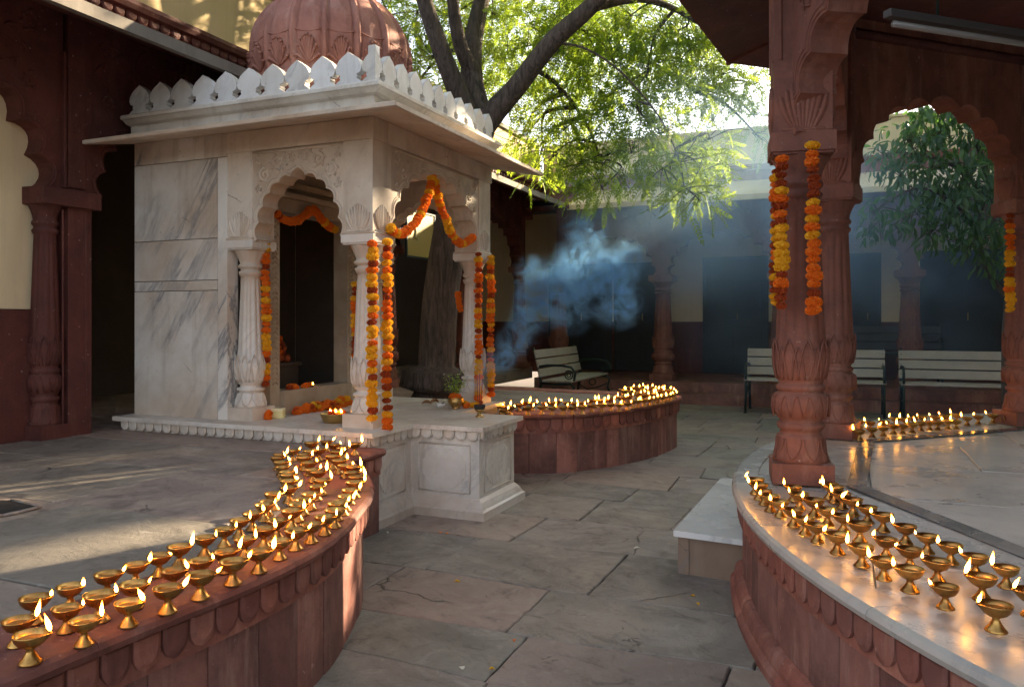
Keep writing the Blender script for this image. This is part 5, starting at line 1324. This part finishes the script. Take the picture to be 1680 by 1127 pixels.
for c, r in clusters:
    k = int(110*(r/.3)**2); g_ = rng.normal(0, 1, (k,3)); g_ /= np.linalg.norm(g_, axis=1, keepdims=True); q = rng.uniform(0,1,(k,1))**.5
    pos.append(np.array(c)[None]+g_*q*r); dd = g_*.6+rng.normal(0,.45,(k,3)); dd[:,2] -= .75; dr.append(dd)
pos = np.concatenate(pos); dr = np.concatenate(dr); n = len(pos)
me = instance_mesh('crown', lv, lf_, pos-np.array(base2), dr, rng.uniform(-.8,.8,n), rng.uniform(.7,1.25,n), M['broad']); me.polygons.foreach_set('use_smooth', [True]*len(me.polygons))
link('crown', me, T2)

# ------------------------------------------------------------------ incense smoke
def smoke_mat(name, blobs, col, dens, nscale, lo, hi, aniso=.3, detail=6, dist=1.2, rate=.1):
    m = bpy.data.materials.new(name); m.use_nodes = True; nt = m.node_tree; nt.nodes.clear()
    out = nt.nodes.new('ShaderNodeOutputMaterial'); pv = nt.nodes.new('ShaderNodeVolumePrincipled')
    pv.inputs['Color'].default_value = (*col, 1); pv.inputs['Anisotropy'].default_value = aniso
    tc = nt.nodes.new('ShaderNodeTexCoord'); acc = None
    # slightly warped coordinates for ragged edges
    nw = nt.nodes.new('ShaderNodeTexNoise'); nw.inputs['Scale'].default_value = nscale*.6; nw.inputs['Detail'].default_value = 3; L(nt, tc.outputs['Object'], nw.inputs['Vector'])
    sb = N(nt, 'ShaderNodeVectorMath', operation='SUBTRACT'); L(nt, nw.outputs['Color'], sb.inputs[0]); sb.inputs[1].default_value = (.5,.5,.5)
    ml = N(nt, 'ShaderNodeVectorMath', operation='SCALE'); L(nt, sb.outputs[0], ml.inputs[0]); ml.inputs['Scale'].default_value = .45/nscale*1.5
    ad = N(nt, 'ShaderNodeVectorMath', operation='ADD'); L(nt, tc.outputs['Object'], ad.inputs[0]); L(nt, ml.outputs[0], ad.inputs[1])
    for c, r, wgt in blobs:
        d = N(nt, 'ShaderNodeVectorMath', operation='DISTANCE'); L(nt, ad.outputs[0], d.inputs[0]); d.inputs[1].default_value = tuple(c)
        mr = nt.nodes.new('ShaderNodeMapRange'); mr.interpolation_type = 'SMOOTHSTEP'; L(nt, d.outputs['Value'], mr.inputs['Value'])
        mr.inputs['From Min'].default_value = 0; mr.inputs['From Max'].default_value = r; mr.inputs['To Min'].default_value = wgt; mr.inputs['To Max'].default_value = 0
        if acc is None: acc = mr.outputs[0]
        else:
            a = N(nt, 'ShaderNodeMath', operation='MAXIMUM'); L(nt, acc, a.inputs[0]); L(nt, mr.outputs[0], a.inputs[1]); acc = a.outputs[0]
    ns = nt.nodes.new('ShaderNodeTexNoise'); ns.inputs['Scale'].default_value = nscale; ns.inputs['Detail'].default_value = detail; ns.inputs['Roughness'].default_value = .62; ns.inputs['Distortion'].default_value = dist
    L(nt, tc.outputs['Object'], ns.inputs['Vector'])
    nr = nt.nodes.new('ShaderNodeMapRange'); L(nt, ns.outputs['Fac'], nr.inputs['Value']); nr.inputs['From Min'].default_value = lo; nr.inputs['From Max'].default_value = hi
    mu = N(nt, 'ShaderNodeMath', operation='MULTIPLY'); L(nt, acc, mu.inputs[0]); L(nt, nr.outputs[0], mu.inputs[1])
    m2 = N(nt, 'ShaderNodeMath', operation='MULTIPLY'); L(nt, mu.outputs[0], m2.inputs[0]); m2.inputs[1].default_value = dens
    L(nt, m2.outputs[0], pv.inputs['Density']); L(nt, pv.outputs[0], out.inputs['Volume'])
    try: m.cycles.volume_step_rate = rate
    except Exception: pass
    try: m.cycles.volume_sampling = 'MULTIPLE_IMPORTANCE'
    except Exception: pass
    return m
def smoke(name, label, blobs, *a, **k):
    m = smoke_mat(name+'_volume', blobs, *a, **k)
    lo_ = Vector([min(c[i]-r for c, r, _ in blobs) for i in range(3)]); hi_ = Vector([max(c[i]+r for c, r, _ in blobs) for i in range(3)])
    mb = MB(); mb.box(lo_.x, hi_.x, lo_.y, hi_.y, lo_.z, hi_.z); o = mb.build(name, m); tag(o, label, 'smoke'); o['kind'] = 'stuff'; return o
B1 = [(D3(787,655,5.3),.05,.5),(D3(784,632,5.3),.09,.7),(D3(790,610,5.4),.11,.8),(D3(803,598,5.6),.12,1.0),(D3(822,586,5.8),.16,1.3),(D3(842,562,6.0),.18,1.4),(D3(862,530,6.2),.21,1.3),(D3(886,498,6.4),.27,1.1),(D3(918,470,6.5),.31,1.1),(D3(950,446,6.7),.33,1.1),(D3(990,460,6.9),.36,1.1),(D3(1012,496,7.0),.30,1.0),(D3(880,455,6.6),.24,.7),(D3(935,505,6.8),.28,.8),(D3(960,385,7.0),.26,.45),(D3(1030,430,7.1),.25,.5)]
smoke('incense_smoke', 'blue white incense smoke curling up from the brass burner', B1, (.27,.59,1.0), 27.0, 5.2, .46, .72, .2, 8, 1.4, .10)
B2 = [(Vector((-1.3,7.4,2.4)),1.25,1.1),(Vector((-.4,8.0,2.5)),1.25,1.1),(Vector((.2,8.8,2.0)),1.1,.5),(Vector((-1.6,10.2,2.2)),1.5,.9),(Vector((-.3,10.3,2.2)),1.6,1.0),(Vector((-2.4,9.6,2.5)),1.3,.8),(Vector((.9,10.4,2.2)),1.6,.9),(Vector((-1.0,9.2,3.0)),1.5,.45),(Vector((-1.2,10.3,1.2)),1.3,.5),(Vector((.6,10.4,1.1)),1.4,.5),(Vector((-2.0,8.2,3.7)),1.4,.3)]
smoke('drifting_smoke', 'thin bluish smoke drifting across the back arcade in the light', B2, (.42,.68,1.0), .55, 1.1, .28, .72, .3, 2, .6, .6)
